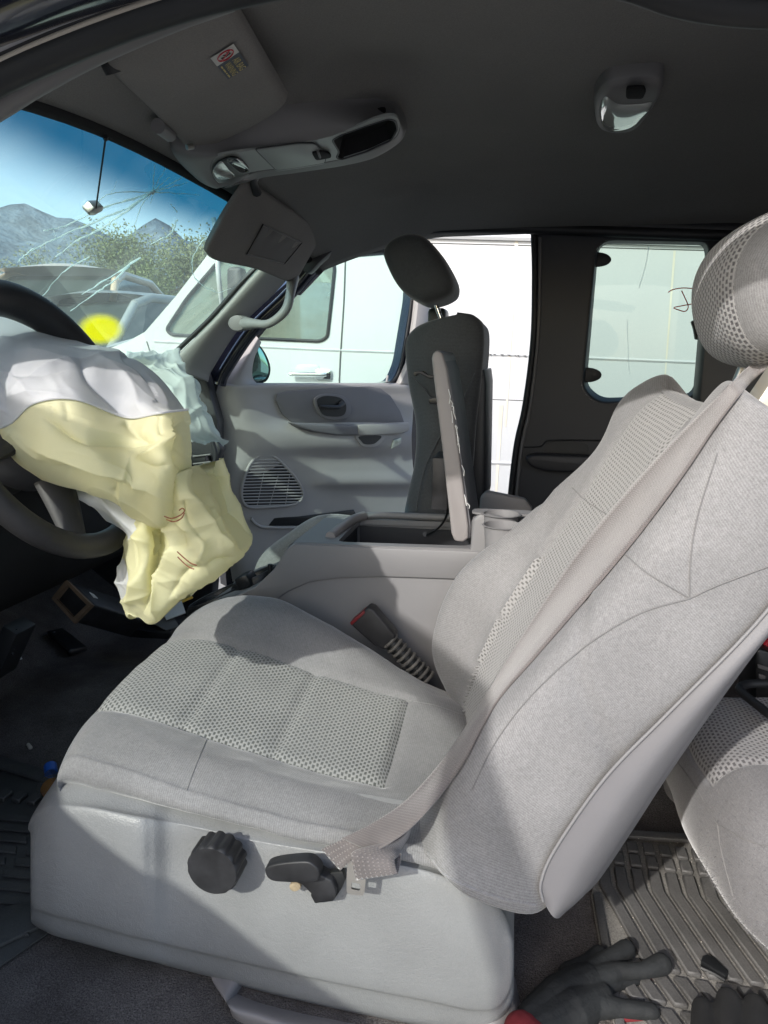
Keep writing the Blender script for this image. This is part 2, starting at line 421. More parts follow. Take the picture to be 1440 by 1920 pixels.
M['carbeige'] = pbr('car_beige', (.58, .45, .33), .3, coat=.4)
M['cargrey'] = pbr('car_grey', (.30, .33, .34), .3, coat=.4)
M['tyre'] = pbr('tyre', (.02, .02, .02), .8)
M['carglass'] = pbr('dark_glass', (.03, .045, .045), .05, spec=.8)
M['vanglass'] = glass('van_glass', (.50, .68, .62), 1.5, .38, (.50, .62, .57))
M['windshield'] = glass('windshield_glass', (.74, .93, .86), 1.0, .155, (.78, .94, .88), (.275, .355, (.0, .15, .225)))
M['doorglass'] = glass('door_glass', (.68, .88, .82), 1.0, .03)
M['driverglass'] = glass('driver_door_glass', (.90, .945, .92), .8)
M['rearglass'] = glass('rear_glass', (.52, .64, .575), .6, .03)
M['crack'] = pbr('crack_white', (.8, .9, .9), .3)
M['yellowspot'] = None
M['lens'] = pbr('lens', (.40, .42, .40), .12, .2, var=(30, .5))
M['mirrorglass'] = pbr('mirror_glass', (.62, .80, .78), .03, 1)
M['label_w'] = pbr('sticker_white', (.48, .47, .44), .6)
M['label_b'] = pbr('sticker_navy', (.06, .065, .085), .6)
M['label_y'] = pbr('sticker_yellow', (.52, .42, .16), .6)
M['grease'], _nt, _b = new_mat('red_grease_pencil'); _b.inputs['Base Color'].default_value = (.6, .08, .04, 1)
_t = N(_nt, 'ShaderNodeBsdfTranslucent'); _t.inputs[0].default_value = (.8, .12, .07, 1); _m = N(_nt, 'ShaderNodeMixShader'); _m.inputs[0].default_value = .8
_nt.links.new(_b.outputs[0], _m.inputs[1]); _nt.links.new(_t.outputs[0], _m.inputs[2]); _nt.links.new(_m.outputs[0], _nt.nodes['Material Output'].inputs[0])
M['bluecap'] = pbr('blue_cap', (.02, .10, .42), .4)
M['amber'] = pbr('amber_liquid', (.35, .14, .02), .2)
M['bottle'] = glass('clear_bottle', (.82, .85, .87), 1.5, .05)
# ================================================================== OUTDOORS
gx = 9000
structure(mesh('ground', [(-gx, -gx, GROUND), (gx, -gx, GROUND), (gx, gx, GROUND), (-gx, gx, GROUND)], [(0, 1, 2, 3)], M['ground'], smooth=False))
def ridge(name, dist, hfun, depth, az0, az1, n):
    g = []
    for k in range(9):
        t = k/8; row = []
        for i in range(n):
            a = R(az0+(az1-az0)*i/(n-1)); h = hfun(i/(n-1))*dist
            d = dist-depth*(1-t)
            z = GROUND-5+h*(t**1.3)*(1+.16*(noise.noise(Vector((i*.35, k*.7, 3)))))
            row.append(Vector((math.sin(a)*d, math.cos(a)*d, z)))
        g.append(row)
    back = [Vector((p.x*1.25, p.y*1.25, GROUND-5)) for p in g[-1]]
    g.append(back)
    vs, fs, uv = grid_geo(g)
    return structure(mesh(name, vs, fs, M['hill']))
def hf1(t):
    az = -75+150*t
    return .178+.022*math.sin(az*.11+1)+.016*noise.noise(Vector((az*.13, 0, 0)))+.004*noise.noise(Vector((az*.5, 5, 0)))
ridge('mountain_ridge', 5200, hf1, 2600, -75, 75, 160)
# ---- trees
def tree(px, Y, h, r, label, leafm, seed, name='tree', n=24000):
    rr = random.Random(seed)
    b = P(px, 677, Y); b = Vector((b.x, b.y, GROUND))
    t = thing(name, label, 'tree', b, 'bushy trees beyond the parked vehicles')
    limbs = []
    tr = [b+Vector((0, 0, -.1)), b+Vector((.1, 0, h*.3)), b+Vector((-.05, .1, h*.6)), b+Vector((.05, 0, h*.85))]
    tube('trunk', tr, [.16, .12, .07, .02], M['bark'], t, 8, smooth_n=10)
    vs, fs = [], []
    for k in range(9):
        a = rr.uniform(0, 6.28); z0 = h*rr.uniform(.2, .6)
        e = b+Vector((math.cos(a)*r*.7, math.sin(a)*r*.7, z0+h*rr.uniform(.1, .3)))
        v, f = tube_geo([b+Vector((0, 0, z0)), (b+Vector((0, 0, z0))).lerp(e, .5)+Vector((0, 0, .1)), e], [.05, .035, .012], 6)
        o = len(vs); vs += v; fs += [tuple(i+o for i in q) for q in f]
    mesh('limbs', vs, fs, M['bark'], t)
    cl = []
    for k in range(46):
        a = rr.uniform(0, 6.28); zz = rr.uniform(.12, 1.0); q = r*math.sqrt(max(.04, 1-((zz-.35)/.62)**2))*rr.uniform(.2, .9)
        cl.append((b+Vector((math.cos(a)*q, math.sin(a)*q, zz*h)), rr.uniform(.35, .6)*r*.62))
    vs, fs = [], []
    for k in range(n):
        c, s = rr.choice(cl)
        d = Vector((rr.gauss(0, 1), rr.gauss(0, 1), rr.gauss(0, .8))).normalized()*s*rr.uniform(.3, 1.05)
        p = c+d; u = Vector((rr.gauss(0, 1), rr.gauss(0, 1), rr.gauss(0, 1))).normalized()
        v = u.cross(Vector((rr.gauss(0, 1), rr.gauss(0, 1), rr.gauss(0, 1)))).normalized()
        L = rr.uniform(.022, .042)*h/3.2; o = len(vs)
        vs += [p-u*L, p+v*L*.45, p+u*L, p-v*L*.45]; fs.append((o, o+1, o+2, o+3))
    mesh('crown', vs, fs, leafm, t, smooth=False)
tree(60, 17, 3.8, 2.4, 'low green tree beyond the parked cars, behind the white van nose, at far left', M['leaf2'], 1)
tree(235, 15, 3.75, 2.3, 'tallest rounded green tree directly below the cracked star in the windshield', M['leaf'], 2, n=34000)
tree(370, 19, 4.4, 2.6, 'green tree seen through the windshield above the van door window', M['leaf2'], 3)
tree(-80, 22, 3.2, 3.2, 'green tree farthest left beyond the steering wheel', M['leaf'], 4)
# ---- parked cars seen through the windshield
def car(px, Y, L, label, paint, turn, H=1.42):
    b = P(px, 677, Y); b = Vector((b.x, b.y, GROUND)); KZ = H/1.42; H = 1.42
    t = thing('parked_car', label, 'car', b, 'parked cars beyond the windshield')
    ca, sa = math.cos(turn), math.sin(turn)
    def T(x, y, z): return b+Vector((x*ca-y*sa, x*sa+y*ca, z*KZ))
    W = .86
    prof = [(-L/2, .35), (-L/2-.02, .62), (-L/2+.2, .80), (-L*.22, .92), (L*.30, .95), (L/2-.05, .88), (L/2, .6), (L/2-.03, .33)]
    prism('body', [T(x, -W, z) for x, z in prof], T(0, W, 0)-T(0, -W, 0), paint, t, bevel=.06, seg=3)
    cab = [(-L*.25, .90), (-L*.10, H-.06), (-L*.04, H), (L*.17, H), (L*.25, H-.08), (L*.36, .93)]
    def shrink(x, z, y): return T(x, y*(1-.16*(z-.9)/.5), z)
    vs = [shrink(x, z, -W*.95) for x, z in cab]+[shrink(x, z, W*.95) for x, z in cab]; n = len(cab)
    fs = [tuple(range(n)), tuple(range(n, 2*n))]+[(i, i+n, i+n+1, i+1) for i in range(n-1)]
    mesh('window', vs, fs, M['carglass'], t, sharp=30)
    for i0, i1, r in ((0, 1, .045), (1, 4, .05), (4, 5, .045)):
        for y in (-W*.95, W*.95):
            tube('roof_pillar', [shrink(*cab[k], y)+Vector((0, 0, .01)) for k in range(i0, i1+1)], r, paint, t, 8)
    surf('roof', [[shrink(x, H+.02+.07*math.sin(math.pi*k/8)*e, (k-4)/4*W*.97) for k in range(9)] for x, e in ((-L*.12, .3), (-L*.07, .8), (L*.05, 1), (L*.16, 1), (L*.22, .5))], 14, 24, paint, t)
    for x in (-L*.31, L*.31):
        for y in (-W, W):
            w_ = tube('wheel', [T(x, y-.1*(1 if y > 0 else -1), .32), T(x, y+.02*(1 if y > 0 else -1), .32)], .32, M['tyre'], t, 20)
    for y in (-.6, .6): box('headlight', T(-L/2+.02, y, .68), (.08, .3, .14), M['lens'], t, bevel=.02)
car(150, 8.2, 4.6, 'beige tall car with an arched roof edge, parked beyond the steering wheel rim', M['carbeige'], R(100), 2.35)
car(225, 7.6, 4.2, 'low grey-green car just beside the van windshield, above the yellow spot', M['cargrey'], R(75), 2.0)
car(-10, 9.8, 4.4, 'car with beige roof partly hidden above the steering wheel rim', M['carbeige'], R(95), 2.5)
# ---- white van alongside
VY = 4.5
def V(px, py, dy=0): return P(px, py, VY+dy)
van = thing('white_van', 'long white cargo van with rust streaks parked beyond the open passenger door', 'van', Vector((-.2, VY+.9, GROUND)))
body_o = [(176, 664), (172, 720), (180, 880), (300, 925), (640, 932), (1000, 945), (1900, 985), (1900, 455), (1500, 448), (1000, 434), (700, 424), (520, 418), (430, 425), (395, 470), (330, 555), (272, 622), (240, 640)]
door_w = [(312, 618), (322, 628), (470, 634), (600, 640), (614, 632), (622, 560), (628, 500), (620, 480), (540, 474), (430, 470), (408, 492), (350, 560)]
def in_poly(p, poly):
    x, y = p; c = False
    for i in range(len(poly)):
        x1, y1 = poly[i]; x2, y2 = poly[i-1]
        if (y1 > y) != (y2 > y) and x < (x2-x1)*(y-y1)/(y2-y1)+x1: c = not c
    return c
def holed_panel(name, outer, holes, fn, vec, mat, parent=None, bevel=0, **k):
    """flat panel with real openings: outline and holes in pixels, mapped to 3D by fn, thickness vec"""
    bm = bmesh.new(); vec = Vector(vec); es = []
    loops = [outer]+holes
    for lp in loops:
        vv = [bm.verts.new((x, y, 0)) for x, y in lp]
        es += [bm.edges.new((vv[i], vv[(i+1) % len(vv)])) for i in range(len(vv))]
    bmesh.ops.triangle_fill(bm, use_beauty=True, use_dissolve=False, edges=es)
    kill = [f for f in bm.faces if any(in_poly((f.calc_center_median().x, f.calc_center_median().y), h) for h in holes) or not in_poly((f.calc_center_median().x, f.calc_center_median().y), outer)]
    bmesh.ops.delete(bm, geom=kill, context='FACES')
    bm.verts.index_update()
    n = len(bm.verts); flat = [(v.co.x, v.co.y) for v in bm.verts]
    vs = [fn(x, y) for x, y in flat]; vs += [p+vec for p in vs]
    fs = [tuple(v.index for v in f.verts) for f in bm.faces]
    fs2 = [tuple(i+n for i in f[::-1]) for f in fs]
    side = []
    for e in bm.edges:
        if len(e.link_faces) == 1: a, b = e.verts[0].index, e.verts[1].index; side.append((a, b, b+n, a+n))
    bm.free()
    return mesh(name, vs, fs+fs2+side, mat, parent, sharp=30, **k)
def smooth_poly(pts, n): return [(v.x, v.y) for v in catmull([Vector((x, y, 0)) for x, y in pts], n, True)]
def round_poly(pts, r, k=4):
    out = []; n = len(pts)
    for i in range(n):
        a, b, c = Vector(pts[i-1]), Vector(pts[i]), Vector(pts[(i+1) % n])
        d1 = (a-b); d2 = (c-b); q = min(r, d1.length*.45, d2.length*.45)
        p0 = b+d1.normalized()*q; p1 = b+d2.normalized()*q
        for j in range(k+1):
            t = j/k; v = p0*(1-t)**2+b*2*t*(1-t)+p1*t*t; out.append((v.x, v.y))
    return out
holed_panel('side_panel', body_o, [round_poly(door_w, 14)], V, (0, .05, 0), M['vanpaint'], van)
# far side, roof, floor and front close the body
holed_panel('far_side_panel', body_o, [round_poly(door_w, 14)], lambda x, y: V(x, y)+Vector((0, 1.85, 0)), (0, .05, 0), M['vanpaint'], van)
rp = [V(430, 425), V(520, 418), V(700, 424), V(1000, 434), V(1500, 448), V(1900, 455)]
surf('roof', [[p+Vector((0, .03, 0)) for p in rp], [p+Vector((0, .25, .10)) for p in rp], [p+Vector((0, .95, .16)) for p in rp], [p+Vector((0, 1.65, .10)) for p in rp], [p+Vector((0, 1.87, 0)) for p in rp]], 12, 16, M['vanpaint'], van)
fp = [V(272, 622), V(240, 640), V(176, 664), V(172, 720), V(180, 880)]
surf('hood', [[p+Vector((0, .02, 0)) for p in fp], [p+Vector((-.12, .4, .05)) for p in fp], [p+Vector((-.16, .95, .06)) for p in fp], [p+Vector((-.12, 1.5, .05)) for p in fp], [p+Vector((0, 1.87, 0)) for p in fp]], 14, 16, M['vanpaint'], van)
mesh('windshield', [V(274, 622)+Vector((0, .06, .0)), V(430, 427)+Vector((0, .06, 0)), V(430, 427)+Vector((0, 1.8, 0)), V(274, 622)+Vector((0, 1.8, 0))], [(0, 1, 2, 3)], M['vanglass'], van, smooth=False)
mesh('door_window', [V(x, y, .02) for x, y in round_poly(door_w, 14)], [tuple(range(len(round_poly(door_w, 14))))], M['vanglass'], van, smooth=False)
tube('window_seal', [V(x, y, -.002) for x, y in round_poly(door_w, 14)], .012, M['rubber'], van, 6, True)
def van_line(name, pts, r, mat, dy=-.002, n=12):
    return tube(name, [V(x, y, dy) for x, y in pts], r, mat, van, 6, smooth_n=n)
van_line('drip_rail', [(430, 436), (700, 440), (1000, 447), (1500, 462), (1900, 470)], .018, M['vanpaint'], -.012)
van_line('door_seam', [(648, 470), (645, 560), (640, 640), (636, 722), (632, 925)], .005, M['vanseam'])
van_line('door_seam', [(275, 640), (292, 700), (300, 800), (310, 920)], .004, M['vanseam'])
van_line('side_crease', [(290, 640), (640, 657), (900, 664), (1000, 667), (1320, 680), (1800, 700)], .010, M['vanpaint'], .002)
van_line('side_crease', [(640, 735), (900, 748), (1000, 752), (1400, 770)], .003, M['vanseam'], .001)
van_line('side_crease', [(640, 850), (900, 866), (1000, 870), (1400, 888)], .014, M['vanpaint'], .004)
van_line('upper_crease', [(640, 452), (1000, 461), (1400, 472)], .004, M['vanseam'], .002)
for x0, y0, x1, y1, w_ in ((969, 446, 948, 800, .010), (940, 760, 930, 930, .012), (905, 470, 898, 560, .006), (1265, 470, 1240, 800, .006)):
    a, b_ = V(x0, y0, -.003), V(x1, y1, -.003); s = Vector((w_, 0, 0))
    mesh('rust_streak', [a-s, a+s, b_+s*.5, b_-s*.5], [(0, 1, 2, 3)], M['rust'], van, smooth=False)
for k in range(9):
    x = 905+k*11+rnd.uniform(-3, 3); y = 664+(x-905)*.045
    mesh('scuff', [V(x, y-1.5, -.012), V(x+rnd.uniform(4, 9), y-1.2, -.012), V(x+rnd.uniform(3, 7), y+rnd.uniform(1, 3), -.012)], [(0, 1, 2)], M['vanseam'], van, smooth=False)
hb = tube('door_handle', [V(544, 701, -.05), V(600, 702, -.05), V(612, 702, -.04)], .014, M['chrome'], van, 10)
prism('handle_bezel', [V(x, y, -.004) for x, y in round_poly([(592, 692), (622, 693), (622, 712), (592, 712)], 5)], (0, -.02, 0), M['chrome'], van, bevel=.004)
prism('handle_recess', [V(x, y, -.002) for x, y in round_poly([(556, 684), (598, 684), (600, 700), (552, 700)], 8)], (0, -.004, 0), M['vanpaint'], van, bevel=.002)
prism('bumper', [V(x, y, -.03) for x, y in round_poly([(150, 870), (300, 905), (300, 935), (150, 905)], 8)], (0, 1.9, 0), M['cargrey'], van, bevel=.03)
for px_ in (330, 1500):
    c = V(px_, 930, .12); c.z = GROUND+.36
    w_ = tube('wheel', [c, c+Vector((0, .22, 0))], .36, M['tyre'], van, 28)
    tube('hubcap', [c+Vector((0, -.01, 0)), c+Vector((0, .02, 0))], .2, M['chrome'], w_, 20)
mr = thing  # mirror arms of the van
tube('mirror_arm', [V(400, 408, -.12), V(404, 430, -.12), V(410, 520, -.2), V(420, 600, -.03)], .016, M['vanpaint'], van, 8, smooth_n=14)
prism('wing_mirror', [V(x, y, -.22) for x, y in round_poly([(424, 500), (452, 500), (452, 575), (424, 575)], 8)], (0, .1, 0), M['trim_dark'], van, bevel=.02)
# van interior: seat silhouettes behind the glass
for px_ in (455, 520): box('van_seat', V(px_, 650, .5+.6*(px_ > 500)), (.28, .5, .95), M['trim_dark'], van, bevel=.06)
# yard beyond the van gap at its foot: dark louvred vent below the body
gr = thing('ground_grating', 'dark slatted grating low beyond the gap behind the passenger door', 'grating', V(930, 975, -.5))
for k in range(5):
    a = V(905, 938+k*5, -.1); b_ = V(1010, 941+k*5, -.1)
    tube('slat', [a, b_], .005, M['metal'], gr, 6)
mesh('backing', [V(900, 932, -.06), V(1015, 934, -.06), V(1015, 975, -.06), V(900, 975, -.06)], [(0, 1, 2, 3)], M['black'], gr, smooth=False)
# ================================================================== CAB SHELL (the room of this close-up)
# floor carpet
g = []
for i in range(60):
    row = []
    for j in range(44):
        x = -1.9+2.9*i/59; y = .66+1.75*j/43
        z = FLOOR
        if 1.36 < y < 1.9: z += .05*math.sin((y-1.36)/.54*math.pi)**1.0*(1 if x < 0 else .6)   # tunnel hump
        if x < -1.35: z += (-1.35-x)*.75
        z += .004*noise.noise(Vector((x*9, y*9, 0)))
        row.append(Vector((x, y, z)))
    g.append(row)
vs, fs, uv = grid_geo(g); structure(mesh('cab_floor', vs, fs, M['carpet']))
def floor_z(x, y):
    z = FLOOR
    if 1.36 < y < 1.9: z += .05*math.sin((y-1.36)/.54*math.pi)*(1 if x < 0 else .6)
    if x < -1.35: z += (-1.35-x)*.75
    return z
def FP(px, py, h=0):
    d = ray(px, py); lo, hi = .4, 4.0
    for _ in range(40):
        m_ = (lo+hi)/2; p = d*(m_/d.y)
        if p.z > floor_z(p.x, p.y)+h: lo = m_
        else: hi = m_
    return d*(lo/d.y)
# sill along the driver's door opening
structure(prism('door_sill', [Vector((-1.6, .60, FLOOR+.0)), Vector((-1.6, .70, FLOOR+.0)), Vector((-1.6, .70, FLOOR-.25)), Vector((-1.6, .60, FLOOR-.25))], (2.8, 0, 0), M['trim_grey'], bevel=.01))
# headliner
def ceil_z(x, y):
    e = (y-1.5)/.8
    z = .475-.085*abs(e)**2.4
    if x < -.25: z -= .09*((-.25-x)/.4)**1.6
    if x > .55: z -= .10*((x-.55)/.45)**2
    # soft moulded dents
    t_ = max(0, min(1, (x-.16)/.34)); z += .04*t_*t_*(3-2*t_)*max(0, 1-e*e*1.15)
    for (cx, cyy, a, s) in ((-.23, 1.30, .022, .085), (-.20, 1.56, -.016, .06), (-.30, 1.98, .010, .05), (-.335, 1.99, -.014, .045), (.05, 1.85, .012, .12), (-.42, 1.18, .012, .08)):
        z += a*math.exp(-((x-cx)**2+(y-cyy)**2)/s**2)
    return z
XH = -.66
def Cz(px, py, off=0):
    d = ray(px, py); lo, hi = .4, 2.6
    for _ in range(40):
        m_ = (lo+hi)/2; p = d*(m_/d.y)
        if p.z < ceil_z(p.x, p.y)-off: lo = m_
        else: hi = m_
    return d*(lo/d.y)
g = []
for i in range(70):
    x = XH+(1.05-XH)*i/69; row = []
    for j in range(60):
        y = .72+1.62*j/59; row.append(Vector((x-.03*math.sin((y-.72)/1.62*math.pi)*(1-i/69), y, ceil_z(x, y))))
    g.append(row)
vs, fs, uv = grid_geo(g); structure(solidify(mesh('headliner', vs, fs, M['headliner']), .02, 1))
# roof skin above (opaque)
structure(box('roof_panel', (.2, 1.52, .56), (1.9, 1.75, .02), M['navy'], bevel=.005))
# header rail: dark edge where the glass meets the headliner
hd = [Vector((XH-.03*math.sin((y-.72)/1.62*math.pi)-.012, y, ceil_z(XH, y)+.004)) for y in [.72+1.62*k/20 for k in range(21)]]
structure(tube('header_seal', hd, .016, M['matte_black'], seg=8))
# roof rails (passenger side) with black seal
rr_ = [(560, 520), (600, 470), (650, 446), (705, 434), (850, 428), (1000, 429), (1200, 436), (1500, 446)]
structure(tube('roof_rail_seal', [P(x, y, 2.31) for x, y in rr_], .016, M['rubber'], seg=8, smooth_n=40))
rail = [[P(x, y, 2.31) for x, y in rr_], [P(x, y-14, 2.32)+Vector((0, .0, .02)) for x, y in rr_], [P(x, y-14, 2.42)+Vector((0, .08, .10)) for x, y in rr_]]
structure(solidify(surf('roof_rail', rail, 8, 40, M['trim_dark']), .01))
# rear wall of the cab
structure(box('cab_rear_wall', (1.06, 1.5, -.25), (.05, 1.75, 1.6), M['trim_dark'], bevel=.02))
# firewall / dash underside mass closing the front below the glass
structure(box('firewall', (-1.72, 1.5, -.6), (.06, 1.75, 1.1), M['rubber'], bevel=.01))
# passenger kick panel and front pillar foot
structure(prism('kick_panel', [Vector((x, 2.30, z)) for x, z in ((-1.7, -.95), (-1.10, -.95), (-1.05, -.6), (-1.03, -.2), (-1.08, 0), (-1.7, .0))], (0, .06, 0), M['trim_dark'], bevel=.01))
structure(prism('rocker_panel', [Vector((x, 2.33, z)) for x, z in ((-1.2, -.90), (.95, -.90), (.95, -1.1), (-1.2, -1.1))], (0, .08, 0), M['navy'], bevel=.01))
# driver side front quarter: kick panel out of frame
structure(prism('driver_kick_panel', [Vector((x, .70, z)) for x, z in ((-1.9, -.95), (-1.15, -.95), (-1.1, -.3), (-1.12, -.02), (-1.9, -.1))], (0, .05, 0), M['trim_dark'], bevel=.01))
# passenger A pillar with its trim
ap_l = [(318, 690), (330, 668), (400, 600), (470, 520), (540, 450), (585, 405)]
ap_r = [(390, 716), (400, 690), (452, 612), (520, 545), (585, 470), (640, 420)]
A = thing('windshield_pillar', 'sloping grey pillar trim at the passenger side of the windshield', 'pillar', P(360, 690, 2.2))
vL = [P(x, y, 2.16) for x, y in ap_l]; vR = [P(x, y, 2.27) for x, y in ap_r]
mid = [(a*.55+b_*.45)+Vector((.015, -.035, .0)) for a, b_ in zip(vL, vR)]
back = [(a*.5+b_*.5)+Vector((-.05, .08, 0)) for a, b_ in zip(vL, vR)]
ctrl = [[vL[i], mid[i], vR[i], back[i]] for i in range(6)]
surf('pillar_trim', ctrl, 30, 24, M['pillar_grey'], A, closed=True, caps=True)
tube('glass_seal', [p+Vector((-.006, -.004, .006)) for p in vL], .008, M['rubber'], A, 8, smooth_n=24)
tube('body_edge', [p+Vector((.02, .05, -.01)) for p in vR], .022, M['navy'], A, 8, smooth_n=24)
prism('upper_trim', [P(x, y, 2.24) for x, y in [(560, 480), (590, 450), (632, 436), (655, 438), (660, 446), (640, 456), (600, 490), (575, 512)]], (0, .04, 0), M['trim_dark'], A, bevel=.006, round_n=30)
gh = tube('grab_handle', [P(447, 606, 2.20), P(478, 607, 2.13), P(506, 606, 2.10), P(535, 582, 2.10), P(545, 548, 2.12), P(549, 520, 2.18)], [.027, .0145, .0125, .0140, .0140, .020], M['handle_grey'], A, 14, smooth_n=30)
prism('handle_boss', [P(447+17*math.cos(a), 606+15*math.sin(a), 2.165) for a in [k*math.pi/8 for k in range(16)]], (0, -.012, 0), M['trim_grey'], A, bevel=.003)
# driver side door opening: painted flange, weatherstrip and pillar trim curving over the top left
O = thing('driver_door_opening', 'layered black weatherstrip and navy frame over the driver door opening, top left', 'door frame', P(0, 150, .78))
def opening(name, pts, r, mat, flat=None, dY=0, seg=12):
    return tube(name, [P(x, y, Y+dY) for x, y, Y in pts], r, mat, O, seg, smooth_n=70, flat=flat, up=(0, 1, 0))
def arc(o0, o1, o2, o3, Y):
    # offset family of the opening curve: o = pixel shift downwards
    return [(-960, 900+o0, Y), (-680, 640+o0, Y), (-440, 432+o0, Y), (-260, 300+o0, Y), (-120, 195+o0, Y), (0, 130+o1, Y), (120, 75+o2, Y), (260, 20+o3, Y), (420, -28+o3, Y), (640, -70+o3, Y), (900, -80+o3, Y), (1150, -58+o3, Y), (1270, -22+o3, Y), (1360, -6+o3, Y), (1450, 0+o3, Y), (1600, 6+o3, Y), (1900, 14+o3, Y), (2300, 30+o3, Y)]
opening('navy_frame', arc(-140, -128, -118, -104, .735), .052, M['navy'], (.5, 1), -.04)
opening('door_flange', arc(-62, -58, -54, -46, .735), .011, M['seal'], None)
opening('inner_flange', arc(-36, -36, -33, -28, .745), .010, M['rubber'])
opening('cream_bead', arc(-20, -18, -15, -12, .742), .0028, M['cream'])
opening('weatherstrip', arc(8, 10, 10, 8, .76), .019, M['rubber'])
opening('weatherstrip_lip', arc(36, 32, 26, 20, .775), .008, M['rubber'])
tp = [(-640, 640, .80), (-400, 440, .80), (-200, 300, .80), (-60, 230, .80), (0, 196, .80), (60, 158, .80), (150, 108, .80), (240, 66, .80), (330, 28, .80), (430, -8, .8)]
opening('pillar_trim', tp, .017, M['trim_grey'], (.8, 1))
for q in O.children: pass
# ================================================================== WINDSHIELD
ws = thing('windshield', 'cracked windshield with blue shade band and star-shaped break', 'windshield', Vector((-1.0, 1.5, .1)))
def W3(y, t):   # t=0 header .. 1 cowl ; gentle bow forward at the middle
    bow = .05*math.sin(max(0, min(1, (y-.72)/1.5))*math.pi)
    z = .372+.012-.60*t; x = -.668-.03*math.sin((y-.72)/1.62*math.pi)-.74*t-bow*(.3+.7*t)
    return Vector((x, y, z))
g = [[W3(.74+1.50*j/40, i/30) for j in range(41)] for i in range(31)]
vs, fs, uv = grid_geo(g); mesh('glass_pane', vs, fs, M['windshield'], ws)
def on_ws(px, py, lift=.004):
    d = ray(px, py)
    lo = .5; best = None
    for k in range(400):
        y = .6+k*.005; p = d*(y/d.y)
        t = (.384-p.z)/.60
        q = W3(min(max(y, .74), 2.24), t)
        e = p.x-q.x
        if best is None or abs(e) < best[0]: best = (abs(e), p)
    return best[1]+Vector((.7, 0, -.7)).normalized()*lift
cracks = [[(284, 357), (240, 372), (190, 387), (120, 420), (80, 430)], [(284, 357), (230, 390), (170, 415), (100, 445), (50, 470), (30, 490)], [(284, 357), (225, 400), (180, 430), (140, 450), (100, 480)],
          [(284, 357), (205, 360), (180, 378)], [(284, 357), (320, 340), (350, 325)], [(284, 357), (315, 330)], [(284, 357), (287, 305)], [(284, 357), (312, 302)], [(284, 357), (350, 340)], [(284, 357), (370, 363)],
          [(284, 357), (262, 385), (250, 420)], [(284, 357), (280, 380)], [(330, 410), (318, 435), (280, 455)], [(330, 395), (318, 380)], [(240, 495), (210, 525), (180, 545), (130, 580)], [(262, 480), (200, 520), (150, 550)],
          [(165, 478), (120, 505), (75, 555)], [(400, 430), (370, 460), (358, 490), (365, 520), (400, 545), (430, 540)]]
M['crack'] = new_mat('crack_glint')[0]
_nt = M['crack'].node_tree; _b = _nt.nodes['Principled BSDF']; _b.inputs['Base Color'].default_value = (.85, .95, .95, 1)
_t = N(_nt, 'ShaderNodeBsdfTranslucent'); _t.inputs[0].default_value = (.85, .97, .97, 1)
_m = N(_nt, 'ShaderNodeMixShader'); _m.inputs[0].default_value = .6; _nt.links.new(_b.outputs[0], _m.inputs[1]); _nt.links.new(_t.outputs[0], _m.inputs[2])
_nt.links.new(_m.outputs[0], _nt.nodes['Material Output'].inputs[0])
def crack(c, r0):
    dense_ = catmull([Vector((x, y, 0)) for x, y in c], max(6, 5*len(c)))
    pts = [on_ws(v.x+rnd.uniform(-1.2, 1.2), v.y+rnd.uniform(-1.2, 1.2)) for v in dense_]
    k_ = len(pts)
    tube('crack', pts, [r0*(1-.55*k/(k_-1))*rnd.uniform(.55, 1.25) for k in range(k_)], M['crack'], ws, 5)
for q, c in enumerate(cracks):
    crack(c, .0025 if q in (0, 1, 2, 12, 14, 15) else .0014)
    for v in c[1:-1]:
        if rnd.random() < .6:
            a_ = rnd.uniform(0, 6.28); L_ = rnd.uniform(8, 26)
            crack([v, (v[0]+L_*.5*math.cos(a_)+2, v[1]+L_*.5*math.sin(a_)), (v[0]+L_*math.cos(a_), v[1]+L_*math.sin(a_))], .0005)
prism('impact_pit', [on_ws(284+6*math.cos(t)*rnd.uniform(.5, 1.3), 357+5*math.sin(t)*rnd.uniform(.5, 1.3)) for t in [k*math.pi/5 for k in range(10)]], Vector((.7, 0, -.7))*.001, M['crack'], ws, bevel=0)
yp, nt_, b_ = new_mat('yellow_fuzzy')
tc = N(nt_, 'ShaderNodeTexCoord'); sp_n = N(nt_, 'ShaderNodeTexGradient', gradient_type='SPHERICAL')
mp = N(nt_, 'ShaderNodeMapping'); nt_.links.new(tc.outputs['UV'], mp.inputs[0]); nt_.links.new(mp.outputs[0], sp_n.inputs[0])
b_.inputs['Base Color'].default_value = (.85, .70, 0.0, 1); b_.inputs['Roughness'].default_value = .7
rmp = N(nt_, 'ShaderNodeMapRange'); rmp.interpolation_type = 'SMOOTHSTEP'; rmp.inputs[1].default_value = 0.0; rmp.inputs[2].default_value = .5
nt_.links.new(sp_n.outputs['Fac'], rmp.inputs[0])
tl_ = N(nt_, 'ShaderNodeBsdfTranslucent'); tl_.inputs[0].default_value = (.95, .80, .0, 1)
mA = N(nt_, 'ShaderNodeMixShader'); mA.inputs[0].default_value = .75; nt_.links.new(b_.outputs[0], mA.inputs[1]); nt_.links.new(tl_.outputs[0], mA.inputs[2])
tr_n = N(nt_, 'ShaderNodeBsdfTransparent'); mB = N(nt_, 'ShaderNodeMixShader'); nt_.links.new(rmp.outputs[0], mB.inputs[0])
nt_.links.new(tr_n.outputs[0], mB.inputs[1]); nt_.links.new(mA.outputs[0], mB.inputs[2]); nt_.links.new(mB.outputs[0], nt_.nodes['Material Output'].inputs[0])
spot_c = [on_ws(190+50*math.cos(a), 619+34*math.sin(a), -.004) for a in [k*math.pi/12 for k in range(24)]]
